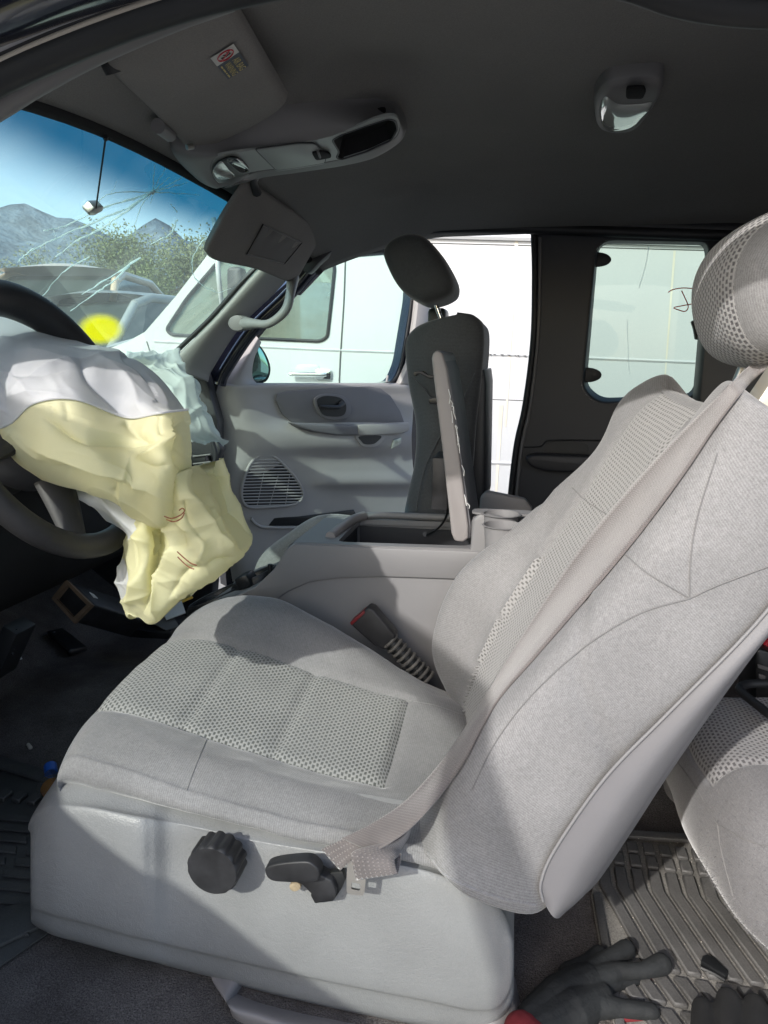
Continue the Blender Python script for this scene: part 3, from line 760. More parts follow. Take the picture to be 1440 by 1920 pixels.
sp = mesh('yellow_spot', [on_ws(190, 619, -.004)]+spot_c, [(0, 1+k, 1+(k+1) % 24) for k in range(24)], yp, smooth=False, uv=[(0, 0)]+[(math.cos(k*math.pi/12), math.sin(k*math.pi/12)) for k in range(24)])  # translucent yellow disc on the glass, fading out towards its edge
tag(sp, 'fuzzy bright yellow spot on the windshield above the airbag', 'paint mark')
an = thing('stick_antenna', 'thin antenna rod with small grey base stuck on the windshield', 'antenna', on_ws(168, 382))
tube('rod', [on_ws(166, 376, .02), on_ws(174, 234, .03)], .0016, M['rubber'], an, 6)
tube('tip', [on_ws(174, 236, .03), on_ws(174, 231, .03)], .004, M['rubber'], an, 8)
prism('base', [on_ws(x, y, .0) for x, y in [(152, 386), (164, 375), (182, 374), (180, 382), (164, 391), (154, 391)]], Vector((.7, 0, -.7))*.02, M['metal'], an, bevel=.003)
# ================================================================== DRIVER SEAT
seat = thing('car_seat', 'grey cloth driver seat with dotted woven insert, nearest the camera', 'car seat', (-.3, 1.1, FLOOR))
ys = [.848, .828, .838, .90, .975, 1.10, 1.225, 1.305, 1.368, 1.385]
zr = [
 (-.655, [-.675]*10),
 (-.688, [-.640, -.640, -.638, -.636, -.634, -.632, -.630, -.628, -.628, -.64]),
 (-.695, [-.632, -.612, -.600, -.592, -.588, -.580, -.574, -.568, -.575, -.63]),
 (-.668, [-.632, -.602, -.577, -.562, -.560, -.552, -.540, -.526, -.540, -.63]),
 (-.60,  [-.634, -.605, -.578, -.560, -.566, -.556, -.532, -.494, -.507, -.63]),
 (-.50,  [-.637, -.615, -.592, -.573, -.588, -.578, -.548, -.487, -.503, -.64]),
 (-.40,  [-.644, -.630, -.612, -.594, -.610, -.602, -.575, -.522, -.543, -.65]),
 (-.30,  [-.656, -.645, -.628, -.612, -.630, -.624, -.600, -.570, -.592, -.66]),
 (-.19,  [-.664, -.654, -.638, -.628, -.644, -.640, -.622, -.628, -.652, -.68]),
 (-.08,  [-.67, -.665, -.65, -.645, -.655, -.652, -.645, -.665, -.69, -.70]),
 (.02,   [-.70]*10)]
ctrl = []
for x, zs in zr:
    row = []
    for j, (y, z) in enumerate(zip(ys, zs)):
        fr_ = max(0, min(1, (-.55-x)/.12))
        dx = fr_*(.038, .038, .034, .018, .006, 0, 0, -.006, .0, .01)[j]
        dy = fr_*(.012, .012, .012, .004, 0, 0, 0, 0, -.006, -.006)[j]
        row.append(Vector((x+dx, y+dy, z)))
    ctrl.append(row)
NR, NC = 111, 109
g = dense(ctrl, NR, NC)
# sewn grooves: welt on the near side, insert outline and the two cross seams
cI0, cI1 = 4*(NC-1)//9, 6*(NC-1)//9
rI0, rI1 = int(2.6*(NR-1)/10), int(8.05*(NR-1)/10)
def seam_dep(i, j):
    d = 0
    if rI0 <= i <= rI1:
        for c in (cI0, cI1): d += .0065*math.exp(-((j-c)/.9)**2)
    if cI0 <= j <= cI1: d += .0065*math.exp(-((i-rI1)/.9)**2)
    for r_ in (int(4.75*(NR-1)/10), int(6.35*(NR-1)/10)):
        if cI0-1 < j < cI1+1: d += .0055*math.exp(-((i-r_)/.8)**2)
    d += -.003*math.exp(-((j-2*(NC-1)//9)/1.0)**2)*(1 if i > 26 else 0)      # piping stands proud
    # padding bulge between seams
    if rI0 < i < rI1 and cI0 < j < cI1: d -= .006*math.sin((j-cI0)/(cI1-cI0)*math.pi)
    return d
for i in range(NR):
    for j in range(NC):
        p = g[i][j]; wv = .0030*noise.noise(Vector((p.x*14, p.y*14, 1)))+.0012*noise.noise(Vector((p.x*45, p.y*45, 4)))
        g[i][j] = p+Vector((0, 0, -seam_dep(i, j)+wv))
vs, fs, uv = grid_geo(g)
ins, oth = [], []
for f in fs:
    i, j = f[0]//NC, f[0] % NC
    (ins if rI0 <= i < rI1 and cI0 <= j < cI1 else oth).append(f)
def submesh(name, vs, fs, uv, mat, parent, **k):
    used = sorted({i for f in fs for i in f}); mp_ = {a: b for b, a in enumerate(used)}
    return mesh(name, [vs[i] for i in used], [tuple(mp_[i] for i in f) for f in fs], mat, parent, uv=[uv[i] for i in used], **k)
from mathutils.bvhtree import BVHTree
CUSH_BVH = BVHTree.FromPolygons([tuple(v) for v in vs], fs)
cu = submesh('cushion', vs, oth, uv, M['plush'], seat)
ORG[cu.name] = ORG[seat.name]
submesh('cushion_insert', vs, ins, uv, M['weave'], cu)
# backrest
NPX = [(776, 1585), (790, 1520), (862, 1390), (985, 1228), (1095, 1095), (1212, 938), (1297, 800), (1332, 738), (1362, 713)]
FPXS = [(868, 1335), (835, 1290), (812, 1205), (858, 1083), (985, 968), (1110, 850), (1162, 757), (1205, 718), (1245, 701)]
IPX = [(872, 1335), (878, 1290), (905, 1226), (948, 1142), (1027, 1022), (1116, 891), (1170, 798), (1210, 755), (1246, 735)]
RPX = [(1006, 1710), (1022, 1640), (1056, 1565), (1135, 1456), (1250, 1338), (1395, 1192), (1482, 1085), (1530, 985), (1560, 905)]
SPX = [(880, 1680), (890, 1600), (935, 1490), (1030, 1350), (1145, 1225), (1285, 1070), (1375, 945), (1425, 850), (1455, 800)]
ctrl = []
for k in range(9):
    n_ = P(*NPX[k], .915); f_ = P(*FPXS[k], 1.30); q_ = P(*IPX[k], 1.215); r_ = P(*RPX[k], .818); s_ = P(*SPX[k], .802)
    fwd = (n_-r_); fwd.y = 0; fwd.normalize()
    nf = P(NPX[k][0]+.32*(SPX[k][0]-NPX[k][0]), NPX[k][1]+.30*(SPX[k][1]-NPX[k][1]), .826)
    inn = Vector((q_.x, .99, q_.z)) - fwd*.006
    inn = inn*.8+Vector((n_.x, .99, n_.z))*.2 - fwd*.02
    ctr = Vector(((q_.x+inn.x)/2, 1.10, (q_.z+inn.z)/2))-fwd*.008
    fs1 = f_-fwd*.05; fs1.y = 1.372; fs2 = Vector((r_.x, 1.385, r_.z))-fwd*.01
    if k == 0: fs1.z += .03; fs2.z += .03
    b1 = Vector((r_.x, 1.34, r_.z+.05*(k == 0)))-fwd*.03; b2 = Vector((r_.x, 1.10, r_.z+.05*(k == 0)))-fwd*.035; b3 = Vector((r_.x, .88, r_.z+.035*(k == 0)))-fwd*.03
    ctrl.append([r_, s_, nf, n_, inn, ctr, q_, f_, fs1, fs2, b1, b2, b3])
# close the top: shoulder roll
top = []
for k, p in enumerate(ctrl[-1]):
    c = sum((q for q in ctrl[-1]), Vector())/13
    top.append(p)
upv = (ctrl[-1][3]-ctrl[-3][3]).normalized()
cen_x = sum(p.x for p in ctrl[-1])/13; cen_z = sum(p.z for p in ctrl[-1])/13
l1 = []; l2 = []
for p in ctrl[-1]:
    ax = Vector((cen_x, p.y, cen_z))
    l1.append(p.lerp(ax, .35)+Vector((.35, 0, .9))*.018*0.6); l2.append(p.lerp(ax, .9)+Vector((.35, 0, .9))*.022*0.6)
c0 = sum(ctrl[0], Vector())/13
tuck = [p.lerp(c0, .35)+Vector((.01, 0, .035)) for p in ctrl[0]]
ctrl2 = [tuck]+ctrl+[l1, l2]
NR, NC = 111, 130
NR = 121
g = dense(ctrl2, NR, NC, True)
J = lambda c: int(round(c*NC/13))
jI0, jI1 = J(4.15), J(6)
iTop = int(9.0*(NR-1)/11)-2
for i in range(NR):
    for j in range(NC):
        p = g[i][j]; d = 0
        if i <= iTop:
            for c in (jI0, jI1): d += .006*math.exp(-((j-c)/.9)**2)
        t = i/(NR-1)*10
        # lower edge of the upper bolster panel, sewn across
        if j < jI0 or jI1 < j < J(9): d += .0045*math.exp(-((i-int(5.05*(NR-1)/11)-(j-J(2.6))*(.35 if j < jI0 else .05))/.9)**2)
        a = g[min(i+1, NR-1)][j]-g[max(i-1, 0)][j]; b__ = g[i][(j+1) % NC]-g[i][j-1]; nn = a.cross(b__)
        if nn.length > 1e-9: nn.normalize()
        cc = Vector((cen_x, 1.1, cen_z))
        wv = .003*noise.noise(Vector((p.x*12, p.y*12, p.z*12)))
        if nn.dot(p-sum(g[i][::10], Vector())/13) < 0: nn = -nn
        g[i][j] = p+nn*(wv-d)
vs, fs, uv = grid_geo(g, True)
ins, oth = [], []
for f in fs:
    i, j = f[0]//NC, f[0] % NC
    (ins if i < iTop and jI0 <= j < jI1 else oth).append(f)
oth.append(tuple((NR-1)*NC+j for j in range(NC)))
from mathutils.bvhtree import BVHTree
SEAT_BVH = BVHTree.FromPolygons([tuple(v) for v in vs], [f for f in fs])
br = submesh('backrest', vs, oth, uv, M['plush'], seat); ORG[br.name] = ORG[seat.name]
submesh('backrest_insert', vs, ins, uv, M['weave_back'], br)
# moulded plastic back panel
RB = [(1060, 1706), (1105, 1668), (1165, 1580), (1250, 1450), (1360, 1295), (1470, 1150), (1560, 1040), (1600, 960)]
RF = [(1018, 1690), (1014, 1655), (1042, 1590), (1135, 1458), (1250, 1340), (1395, 1194), (1482, 1087), (1560, 950)]
ctrl = []
for a, b_ in zip(RF, RB):
    p = P(*a, .810); q = P(*b_, .845); m_ = p.lerp(q, .5); m_.y = .806
    ctrl.append([p, m_, q, Vector((q.x+.02, .93, q.z-.01)), Vector((q.x+.02, 1.29, q.z-.01)), Vector((q.x, 1.36, q.z)), Vector((p.x, 1.388, p.z))])
surf('back_panel', ctrl, 50, 46, M['panel_grey'], seat, disp=lambda p, u, v: .0)
tube('panel_edge', [P(*a, .808) for a in RF], .0020, M['vinyl_side'], seat, 8, smooth_n=40)
# (the hem is laid on with the other seams below)
# headrest
hc = [(1296, 1440, 415, 700)]
hr = thing  # (kept as seat part below)
H0 = Vector((.335, 1.10, .095)); hx, hy, hz = .098, .150, .100
tilt = Matrix.Rotation(R(-22), 3, 'Y')
rings = []
for a in range(13):
    ph = math.pi*a/12; row = []
    for b in range(16):
        t = 2*math.pi*b/16
        # superellipsoid: rings run across the seat (Y)
        e = .55
        cphi = math.copysign(abs(math.cos(ph))**.62, math.cos(ph)); sphi = max(.02, math.sin(ph))**.62
        ct = math.copysign(abs(math.cos(t))**.85, math.cos(t)); st = math.copysign(abs(math.sin(t))**.85, math.sin(t))
        v = Vector((ct*sphi*hx, -cphi*hy, st*sphi*hz))
        v.x *= (1-.12*(v.z/hz)) ; row.append(tilt @ v+H0)
    rings.append(row)
g = dense(rings, 60, 72, True)
vs, fs, uv = grid_geo(g, True)
fs.append(tuple(range(72))); fs.append(tuple(59*72+j for j in range(72)))
front, rest = [], []
for f in fs:
    if len(f) == 4:
        c = sum((vs[i] for i in f), Vector())/4-H0; cl = tilt.transposed() @ c
        (front if cl.x < .0+.35*hx*0 and abs(cl.y) < .112 else rest).append(f)
    else: rest.append(f)
hd_ = submesh('headrest', vs, rest, uv, M['plush'], seat); ORG[hd_.name] = ORG[seat.name]
submesh('headrest_insert', vs, front, uv, M['weave_head'], hd_)
for y in (1.03, 1.17): tube('headrest_post', [Vector((.335, y, .04)), Vector((.295, y, -.10))], .007, M['metal'], seat, 10)
box('belt_tower', P(1450, 800, .965), (.07, .09, .15), M['alu'], seat, rot=Matrix.Rotation(R(28), 3, 'Y'), bevel=.006)
box('belt_guide', P(1462, 755, .92), (.06, .05, .13), M['alu'], seat, rot=Matrix.Rotation(R(28), 3, 'Y'), bevel=.006)
# valance (side shield)
vx = [62, 88, 160, 250, 285, 325, 400, 480, 640, 800, 890, 940, 964]
vt = [1545, 1503, 1500, 1516, 1522, 1531, 1548, 1566, 1590, 1620, 1655, 1690, 1735]
vg = [1690, 1712, 1731, 1756, 1763, 1774, 1791, 1810, 1845, 1876, 1894, 1884, 1815]
vb = [1712, 1748, 1770, 1795, 1803, 1814, 1833, 1856, 1894, 1925, 1932, 1912, 1850]
Yb = [.835, .806, .797, .797, .801, .812, .815, .812, .808, .812, .820, .830, .850]
scoop = [0, 0, 0, -.003, .003, .011, .015, .012, .006, .002, 0, 0, 0]
def vrow(fn): return [fn(i) for i in range(len(vx))]
def vp(i, y, Y): return P(vx[i], y, Y)
ctrl = [vrow(lambda i: vp(i, vt[i]-4, Yb[i]+.03)+Vector((0, .08, .03))),
        vrow(lambda i: vp(i, vt[i]-4, Yb[i]+.03)),
        vrow(lambda i: vp(i, vt[i]+20, Yb[i]+.010+scoop[i]*.6)),
        vrow(lambda i: vp(i, vt[i]+.32*(vg[i]-vt[i]), Yb[i]+scoop[i])),
        vrow(lambda i: vp(i, vt[i]+.62*(vg[i]-vt[i]), Yb[i]-.004+scoop[i]*.45)),
        vrow(lambda i: vp(i, vg[i]-8, Yb[i]-.004)),
        vrow(lambda i: vp(i, vg[i], Yb[i]+.003)),
        vrow(lambda i: vp(i, vg[i]+6, Yb[i]+.006)),
        vrow(lambda i: vp(i, vb[i]-8, Yb[i]+.010)),
        vrow(lambda i: vp(i, vb[i], Yb[i]+.022)),
        vrow(lambda i: vp(i, vb[i]-3, Yb[i]+.05))]
# wrap both ends around
for r_ in ctrl:
    r_.insert(0, r_[0]+Vector((.035, .10, 0))); r_.append(r_[-1]+Vector((-.02, .10, 0)))
surf('side_shield', ctrl, 90, 120, M['vinyl'], seat)
# pedestal under the shield
FZ = FLOOR
rz = [[P(x, y, .845) for x, y in [(392, 1800), (450, 1830), (600, 1870), (800, 1900), (925, 1895)]],
      [P(x, y, .835) for x, y in [(398, 1828), (455, 1860), (610, 1895), (800, 1925), (935, 1920)]],
      [Zp(x, y, FZ+.02) for x, y in [(425, 1872), (490, 1905), (620, 1940), (800, 1970), (960, 1950)]],
      [Zp(x, y, FZ-.01) for x, y in [(435, 1898), (500, 1945), (620, 1980), (800, 2010), (985, 1985)]]]
rz = [[r_[0]+Vector((.02, .12, 0))]+r_+[r_[-1]+Vector((-.01, .12, 0))] for r_ in rz]
surf('seat_riser', rz, 24, 40, M['taupe'], seat)
# dark underside frame of the seat
box('seat_frame', (-.33, 1.11, -.74), (.58, .44, .13), M['black'], seat, bevel=.01)
# lumbar knob: scalloped
kc = P(397, 1634, .774); kn = Vector((0, 1, 0))
ringk = []
for y, r_, dep in ((0, .030, .0), (0, .0345, .0), (.002, .0365, .0012), (.006, .0377, .0026), (.020, .0377, .0032), (.034, .0377, .0032)):
    row = []
    for a in range(168):
        t = 2*math.pi*a/168; rr_k = r_-dep*(.5+.5*math.cos(14*t))**1.6
        row.append(kc+Vector((rr_k*math.cos(t), y, rr_k*math.sin(t))))
    ringk.append(row)
vs, fs, uv = grid_geo(ringk, True); fs += [tuple(range(168)), tuple(5*168+j for j in range(168))]
kb = mesh('lumbar_knob', vs, fs, M['black_dusty'], seat, sharp=40)
# recline lever
lv = prism('recline_lever', [P(x, y, .775) for x, y in [(496, 1634), (503, 1625), (530, 1619), (570, 1616), (585, 1620), (597, 1632), (598, 1645), (590, 1655), (530, 1655), (505, 1650)]], (0, .02, 0), M['black_dusty'], seat, bevel=.006, seg=3, round_n=36)
prism('lever_arm', [P(x, y, .788) for x, y in [(570, 1628), (600, 1640), (622, 1652), (630, 1672), (626, 1690), (588, 1694), (582, 1676), (566, 1660), (550, 1654)]], (0, .02, 0), M['black_dusty'], seat, bevel=.003)
prism('lever_slot', [P(x, y, .7985) for x, y in [(590, 1640), (642, 1634), (648, 1650), (640, 1668), (625, 1690), (590, 1695), (582, 1680)]], (0, .01, 0), M['black'], seat, bevel=.002)
M['tan'] = pbr('tan_smudge', (.34, .27, .18), .6, var=(60, .4))
prism('plug_cap', [P(x, y, .7985) for x, y in smooth_poly([(543, 1660), (553, 1656), (563, 1660), (562, 1668), (552, 1672), (544, 1668)], 16)], (0, .01, 0), M['tan'], seat, bevel=.001)
# ================================================================== SEAT BELT AND BUCKLE
belt = thing('seat_belt', 'taupe seat belt lying slack across the driver seat back', 'seat belt', P(720, 1580, .83))
Lp = [(1460, 650, .895), (1440, 662, .895), (1400, 690, .905), (1345, 745, .915), (1262, 828, .94), (1172, 925, .96), (1086, 1030, .98), (1008, 1145, .99), (942, 1250, .98), (900, 1320, .95), (838, 1414, .90), (766, 1496, .832), (700, 1542, .803), (640, 1572, .792)]
Rp = [(1460, 686, .862), (1440, 690, .862), (1398, 728, .872), (1342, 800, .88), (1285, 885, .895), (1200, 1000, .92), (1105, 1115, .945), (1010, 1225, .955), (940, 1305, .945), (905, 1362, .92), (866, 1436, .865), (816, 1504, .815), (762, 1560, .79), (700, 1600, .782)]
def lay(px, py, Y, gap):
    d = ray(px, py).normalized()
    h = SEAT_BVH.ray_cast(Vector((0, 0, 0)), d)
    if h[0] is not None and h[0].y-gap < Y: Y = h[0].y-gap
    if h[0] is not None and py < 1330 and Y < h[0].y-.05: Y = h[0].y-.05
    return d*(Y/d.y)
def strip(l, r, n, cross):
    l = catmull([Vector(p) for p in l], n); r = catmull([Vector(p) for p in r], n); g = []
    for i in range(n):
        row = []
        for j in range(cross+1):
            p = l[i].lerp(r[i], j/cross); row.append(lay(p.x, p.y, p.z+.15*max(0, min(1, (1440-p.y)/160)), .006))
        g.append(row)
    # slack webbing: relax bumps picked up from the padding
    for it in range(14):
        h = [list(r_) for r_ in g]
        for i in range(1, n-1):
            for j in range(cross+1):
                a = (g[i-1][j]+g[i+1][j])/2; b = (g[i][max(j-1, 0)]+g[i][min(j+1, cross)])/2
                q = a*.5+b*.5; y_ = min(h[i][j].y, q.y*.85+h[i][j].y*.15)
                g[i][j] = h[i][j]*(y_/h[i][j].y)
    return g
g = strip(Lp, Rp, 120, 10)
vs, fs, uv = grid_geo(g)
solidify(mesh('webbing', vs, fs, M['webbing'], belt, uv=uv), .0016, 0)
La = [(603, 1590, .80), (640, 1572, .79), (700, 1545, .80), (745, 1520, .815), (775, 1530, .83), (768, 1555, .83), (735, 1580, .805), (690, 1592, .782), (662, 1606, .778), (664, 1630, .776), (690, 1650, .776), (745, 1640, .78)]
Lb = [(638, 1634, .785), (672, 1610, .785), (720, 1575, .79), (748, 1548, .81), (762, 1540, .83), (764, 1560, .84), (748, 1600, .83), (735, 1600, .80), (700, 1612, .792), (690, 1622, .79), (710, 1625, .79), (752, 1602, .80)]
# folded tail of the lap belt
ribbon('folded_tail', [P(*p) for p in [(603, 1592, .799), (640, 1575, .795), (690, 1556, .80), (740, 1530, .82)]], [P(*p) for p in [(638, 1632, .783), (668, 1606, .783), (712, 1582, .79), (765, 1545, .82)]], 24, M['webbing'], belt)
ribbon('loop', [P(*p) for p in [(770, 1535, .84), (764, 1556, .815), (740, 1577, .795), (690, 1588, .775), (660, 1600, .768), (662, 1625, .765), (668, 1650, .768)]],
       [P(*p) for p in [(772, 1545, .86), (766, 1570, .85), (752, 1592, .83), (748, 1604, .80), (740, 1612, .785), (742, 1626, .778), (746, 1638, .775)]], 40, M['webbing'], belt)
ribbon('loop_end', [P(*p) for p in [(668, 1650, .768), (700, 1630, .79), (735, 1612, .80)]], [P(*p) for p in [(746, 1638, .775), (750, 1622, .79), (752, 1600, .805)]], 16, M['webbing'], belt)
holed_panel('latch_tongue', round_poly([(652, 1600), (676, 1604), (686, 1650), (682, 1680), (650, 1676), (650, 1640)], 6), [round_poly([(659, 1654), (676, 1657), (675, 1670), (658, 1667)], 3)], lambda x, y: P(x, y, .787-.00012*(y-1600)), (0, .003, 0), M['metal'], belt)
def lay_on(pts, gap=.0012, n=50, bvh=None):
    out = []
    for p in catmull([Vector((x, y, 0)) for x, y in pts], n):
        d = ray(p.x, p.y).normalized(); h = (bvh or SEAT_BVH).ray_cast(Vector((0, 0, 0)), d)
        if h[0] is not None: out.append(h[0]-d*gap)
    return out
for pts in ([(1172, 1040), (1215, 1075), (1293, 1122)], [(1293, 1122), (1350, 1096), (1460, 1055)], [(1293, 1122), (1296, 1040), (1310, 960), (1345, 850)],
            [(1293, 1122), (1200, 1150), (1100, 1210), (1000, 1300), (930, 1390), (885, 1480)], [(1072, 914), (1100, 940), (1140, 966)]):
    q = lay_on(pts)
    if len(q) > 3: tube('stitch_line', q, .0007, M['stitch'], seat, 5)
q = lay_on([(802, 1598), (835, 1640), (890, 1668), (950, 1687), (1004, 1697)], gap=-.0006)
if len(q) > 3: tube('hem', q, .0022, M['plush'], seat, 8)
for pts in ([(387, 1387), (365, 1440), (350, 1482)], [(545, 1138), (512, 1190), (498, 1243)], [(768, 1314), (815, 1322), (868, 1340)]):
    q = lay_on(pts, bvh=CUSH_BVH)
    if len(q) > 3: tube('stitch_line', q, .0004, M['stitch_light'], seat, 5)
bk = thing('belt_buckle', 'black belt buckle with red button on a ribbed stalk beside console', 'buckle', P(770, 1240, 1.38))
def bx_dir(px0, py0, Y0, px1, py1, Y1): return (P(px1, py1, Y1)-P(px0, py0, Y0))
b0 = [P(x, y, 1.36) for x, y in [(655, 1170), (690, 1139), (700, 1143), (742, 1192), (738, 1206), (722, 1220), (700, 1210)]]
prism('buckle_body', b0, (0, .035, 0), M['black_dusty'], bk, bevel=.005, seg=3)
prism('red_button', [P(x, y, 1.357) for x, y in [(656, 1168), (682, 1146), (684, 1150), (659, 1173)]], (0, .03, 0), M['dark_red'], bk, bevel=.001)
s0, s1 = P(732, 1202, 1.375), P(800, 1272, 1.375)
for k in range(9):
    c = s0.lerp(s1, k/8); ax = (s1-s0).normalized(); a1 = ax.cross(Vector((0, 1, 0))).normalized()
    tube('bellow_ring', [c+a1*(.0175*math.cos(t))+Vector((0, 1, 0))*(.0175*math.sin(t)) for t in [q*math.pi/9 for q in range(18)]], .0036, M['bellow'], bk, 8, True)
tube('stalk_core', [s0, s1], .017, M['black'], bk, 12)
# ================================================================== CENTRE CONSOLE
con = thing('centre_console', 'grey vinyl centre console with open bin between the front seats', 'console', (-.35, 1.57, FLOOR))
Y0, Y1 = 1.44, 1.70
side_o = [(340, 1170), (360, 1150), (400, 1130), (440, 1118), (480, 1100), (515, 1066), (540, 1026), (552, 1017), (575, 1018), (700, 1024), (882, 1031), (886, 975), (900, 962), (985, 980), (1000, 1000), (1020, 1500), (700, 1420), (400, 1260)]
body_pts = [P(x, y, Y0) for x, y in side_o]
def wall(name, Yw, vec, mat=M['vinyl_side'], bevel=.006): return prism(name, [Vector((p.x, Yw, p.z)) for p in body_pts], vec, mat, con, bevel=bevel, seg=3)
wall('near_side', Y0, (0, .022, 0)); wall('far_side', Y1, (0, .022, 0))
# upper band proud of the lower panel, with the curved groove
band = [(455, 1112), (480, 1100), (515, 1066), (540, 1028), (553, 1019), (575, 1020), (700, 1026), (882, 1033), (990, 1036), (985, 1090), (870, 1085), (720, 1080), (640, 1082), (580, 1090), (540, 1108), (515, 1125)]
prism('upper_band', [P(x, y, Y0-.001) for x, y in band], (0, -.006, 0), M['vinyl_side'], con, bevel=.003)
tz = P(700, 1024, Y0).z
def xz(px, py): p = P(px, py, Y0); return p.x, p.z
xf, zf = xz(552, 1020); xr, zr_ = xz(882, 1031)
# front slope
sl = [xz(340, 1168), xz(400, 1130), xz(440, 1118), xz(480, 1100), xz(515, 1066), xz(540, 1026), (xf, zf)]
surf('front_slope', [[Vector((x, y, z+.001)) for x, z in sl] for y in (Y0+.01, 1.5, 1.62, Y1+.01)], 8, 40, M['vinyl_side'], con)
box('bin_front_ledge', ((xf+.035), 1.581, zf-.008), (.07, .238, .016), M['taupe'], con, bevel=.005)
# lid hinge block with two cup holders
hx0 = xr; hx1 = xz(1000, 1000)[0]+.06; hzt = xz(900, 963)[1]
cupc = [(P(932, 988, 1.50), .036), (P(925, 966, 1.60), .034)]
def disc_panel(name, x0, x1, y0, y1, z, holes, mat, parent):
    outer = round_poly([(x0, y0), (x1, y0), (x1, y1), (x0, y1)], .02)
    hl = [[(cx+r*math.cos(-t), cyy+r*math.sin(-t)) for t in [k*2*math.pi/28 for k in range(28)]] for cx, cyy, r in holes]
    return holed_panel(name, outer, hl, lambda x, y: Vector((x, y, z)), (0, 0, -.004), mat, parent)
holes = []
for px_, py_ in ((943, 987), (940, 966)):
    p = Zp(px_, py_, hzt); holes.append((p.x, p.y, .036))
hx1 = max(h[0] for h in holes)+.06
ymax = max(h[1] for h in holes)+.05
disc_panel('cup_deck', hx0, hx1, Y0-.001, ymax, hzt+.002, holes, M['vinyl_side'], con)
for (cx, cyy, r) in holes:
    ringc = [[Vector((cx+rr*math.cos(t), cyy+rr*math.sin(t), z)) for t in [k*2*math.pi/28 for k in range(28)]] for rr, z in ((r+.004, hzt+.003), (r, hzt+.004), (r-.001, hzt-.005), (r-.004, hzt-.055))]
    vs, fs, uv = grid_geo(ringc, True); fs.append(tuple(3*28+k for k in range(28)))
    mesh('cup_holder', vs, fs, M['vinyl_side'], con, sharp=40)
box('hinge_block', ((hx0+hx1)/2, (Y0+ymax)/2, hzt-.11), (hx1-hx0, ymax-Y0-.004, .20), M['vinyl_side'], con, bevel=.01)
# bin
bi = [P(x, y, Y0) for x, y in [(575, 1020), (880, 1032)]]
bx0, bx1 = xf+.07, xr
holed_panel('bin_rim', [(xf+.0, Y0+.001), (bx1, Y0+.001), (bx1, Y1+.02), (xf, Y1+.02)], [round_poly([(bx0+.02, Y0+.025), (bx1-.004, Y0+.025), (bx1-.004, Y1-.01), (bx0+.02, Y1-.01)], .02)], lambda x, y: Vector((x, y, zf+.002+(zr_-zf)*(x-xf)/(xr-xf))), (0, 0, -.012), M['vinyl_side'], con)
box('bin_floor', ((bx0+bx1)/2, 1.57, zf-.17), (bx1-bx0, .24, .004), M['black'], con, bevel=0)
box('bin_far_wall', ((bx0+bx1)/2+.01, Y1-.012, zf-.09), (bx1-bx0-.02, .006, .155), M['trim_dark'], con, bevel=0)
box('bin_front_wall', (bx0+.012, 1.57, zf-.09), (.006, .22, .155), M['trim_dark'], con, bevel=0)
tube('raised_rim', [Vector((bx0+.03, Y1-.004, zf+.012)), Vector((bx0+.1, Y1-.004, zf+.016)), Vector((bx1, Y1-.004, zf+.016))], .009, M['vinyl_side'], con, 8, smooth_n=14)
tube('raised_rim', [Vector((bx0-.005, Y0+.06, zf+.005)), Vector((bx0+.01, Y1-.06, zf+.012)), Vector((bx0+.03, Y1-.01, zf+.014))], .012, M['taupe'], con, 8, smooth_n=14)
tube('bin_hole', [P(797, 1002, 1.683), P(797, 1002, 1.68)], .006, M['black'], con, 12)
# raised lid standing open
lid_o = [(808, 672), (812, 660), (822, 656), (836, 664), (846, 690), (858, 760), (872, 860), (884, 950), (888, 990), (884, 1012), (870, 1018), (848, 1016), (844, 990), (828, 850), (812, 720)]
lo = [P(x, y, 1.452) for x, y in [(809, 672), (812, 661), (820, 656), (829, 662), (838, 690), (850, 770), (866, 890), (878, 985), (878, 1010), (868, 1017), (852, 1015), (846, 1000), (830, 850), (813, 710)]]
prism('lid', lo, (0.004, .215, 0), M['taupe'], con, bevel=.010, seg=3)
wpad = [P(x, y, 1.462) for x, y in [(829, 664), (840, 688), (854, 770), (870, 890), (883, 985), (882, 1010), (874, 1010), (876, 985), (862, 890), (846, 770), (834, 690)]]
prism('lid_pad', wpad, (.004, .195, 0), M['door_dark'], con, bevel=.004)
for k in range(14):
    t = rnd.uniform(.12, .92); x = 838+44*t+rnd.uniform(-3, 2); y = 690+300*t
    a = P(x, y, 1.447); L_ = rnd.uniform(.008, .03)
    tube('leather_tear', [a, a+Vector((.002+rnd.uniform(-.002, .004), 0, -L_*.5)), a+Vector((rnd.uniform(.001, .006), 0, -L_))], .0009, M['paper'], con, 5)
box('lid_tray', P(830, 900, 1.56)+Vector((0, 0, 0)), (.035, .12, .115), M['black_dusty'], con, bevel=.004)
prism('lid_latch', [P(x, y, 1.50) for x, y in [(774, 700), (778, 696), (792, 696), (800, 702), (808, 704), (822, 702), (822, 708), (806, 711), (796, 706), (788, 701), (782, 702), (778, 706)]], (0, .03, 0), M['black'], con, bevel=.001)
prism('lid_latch', [P(x, y, 1.50) for x, y in round_poly([(802, 748), (824, 743), (826, 758), (804, 758)], 5)], (0, .03, 0), M['black'], con, bevel=.002)
tube('lid_cord', [P(842, 945, 1.62), P(836, 970, 1.64), P(822, 990, 1.66), P(800, 1003, 1.68)], .0028, M['black'], con, 8, smooth_n=18)
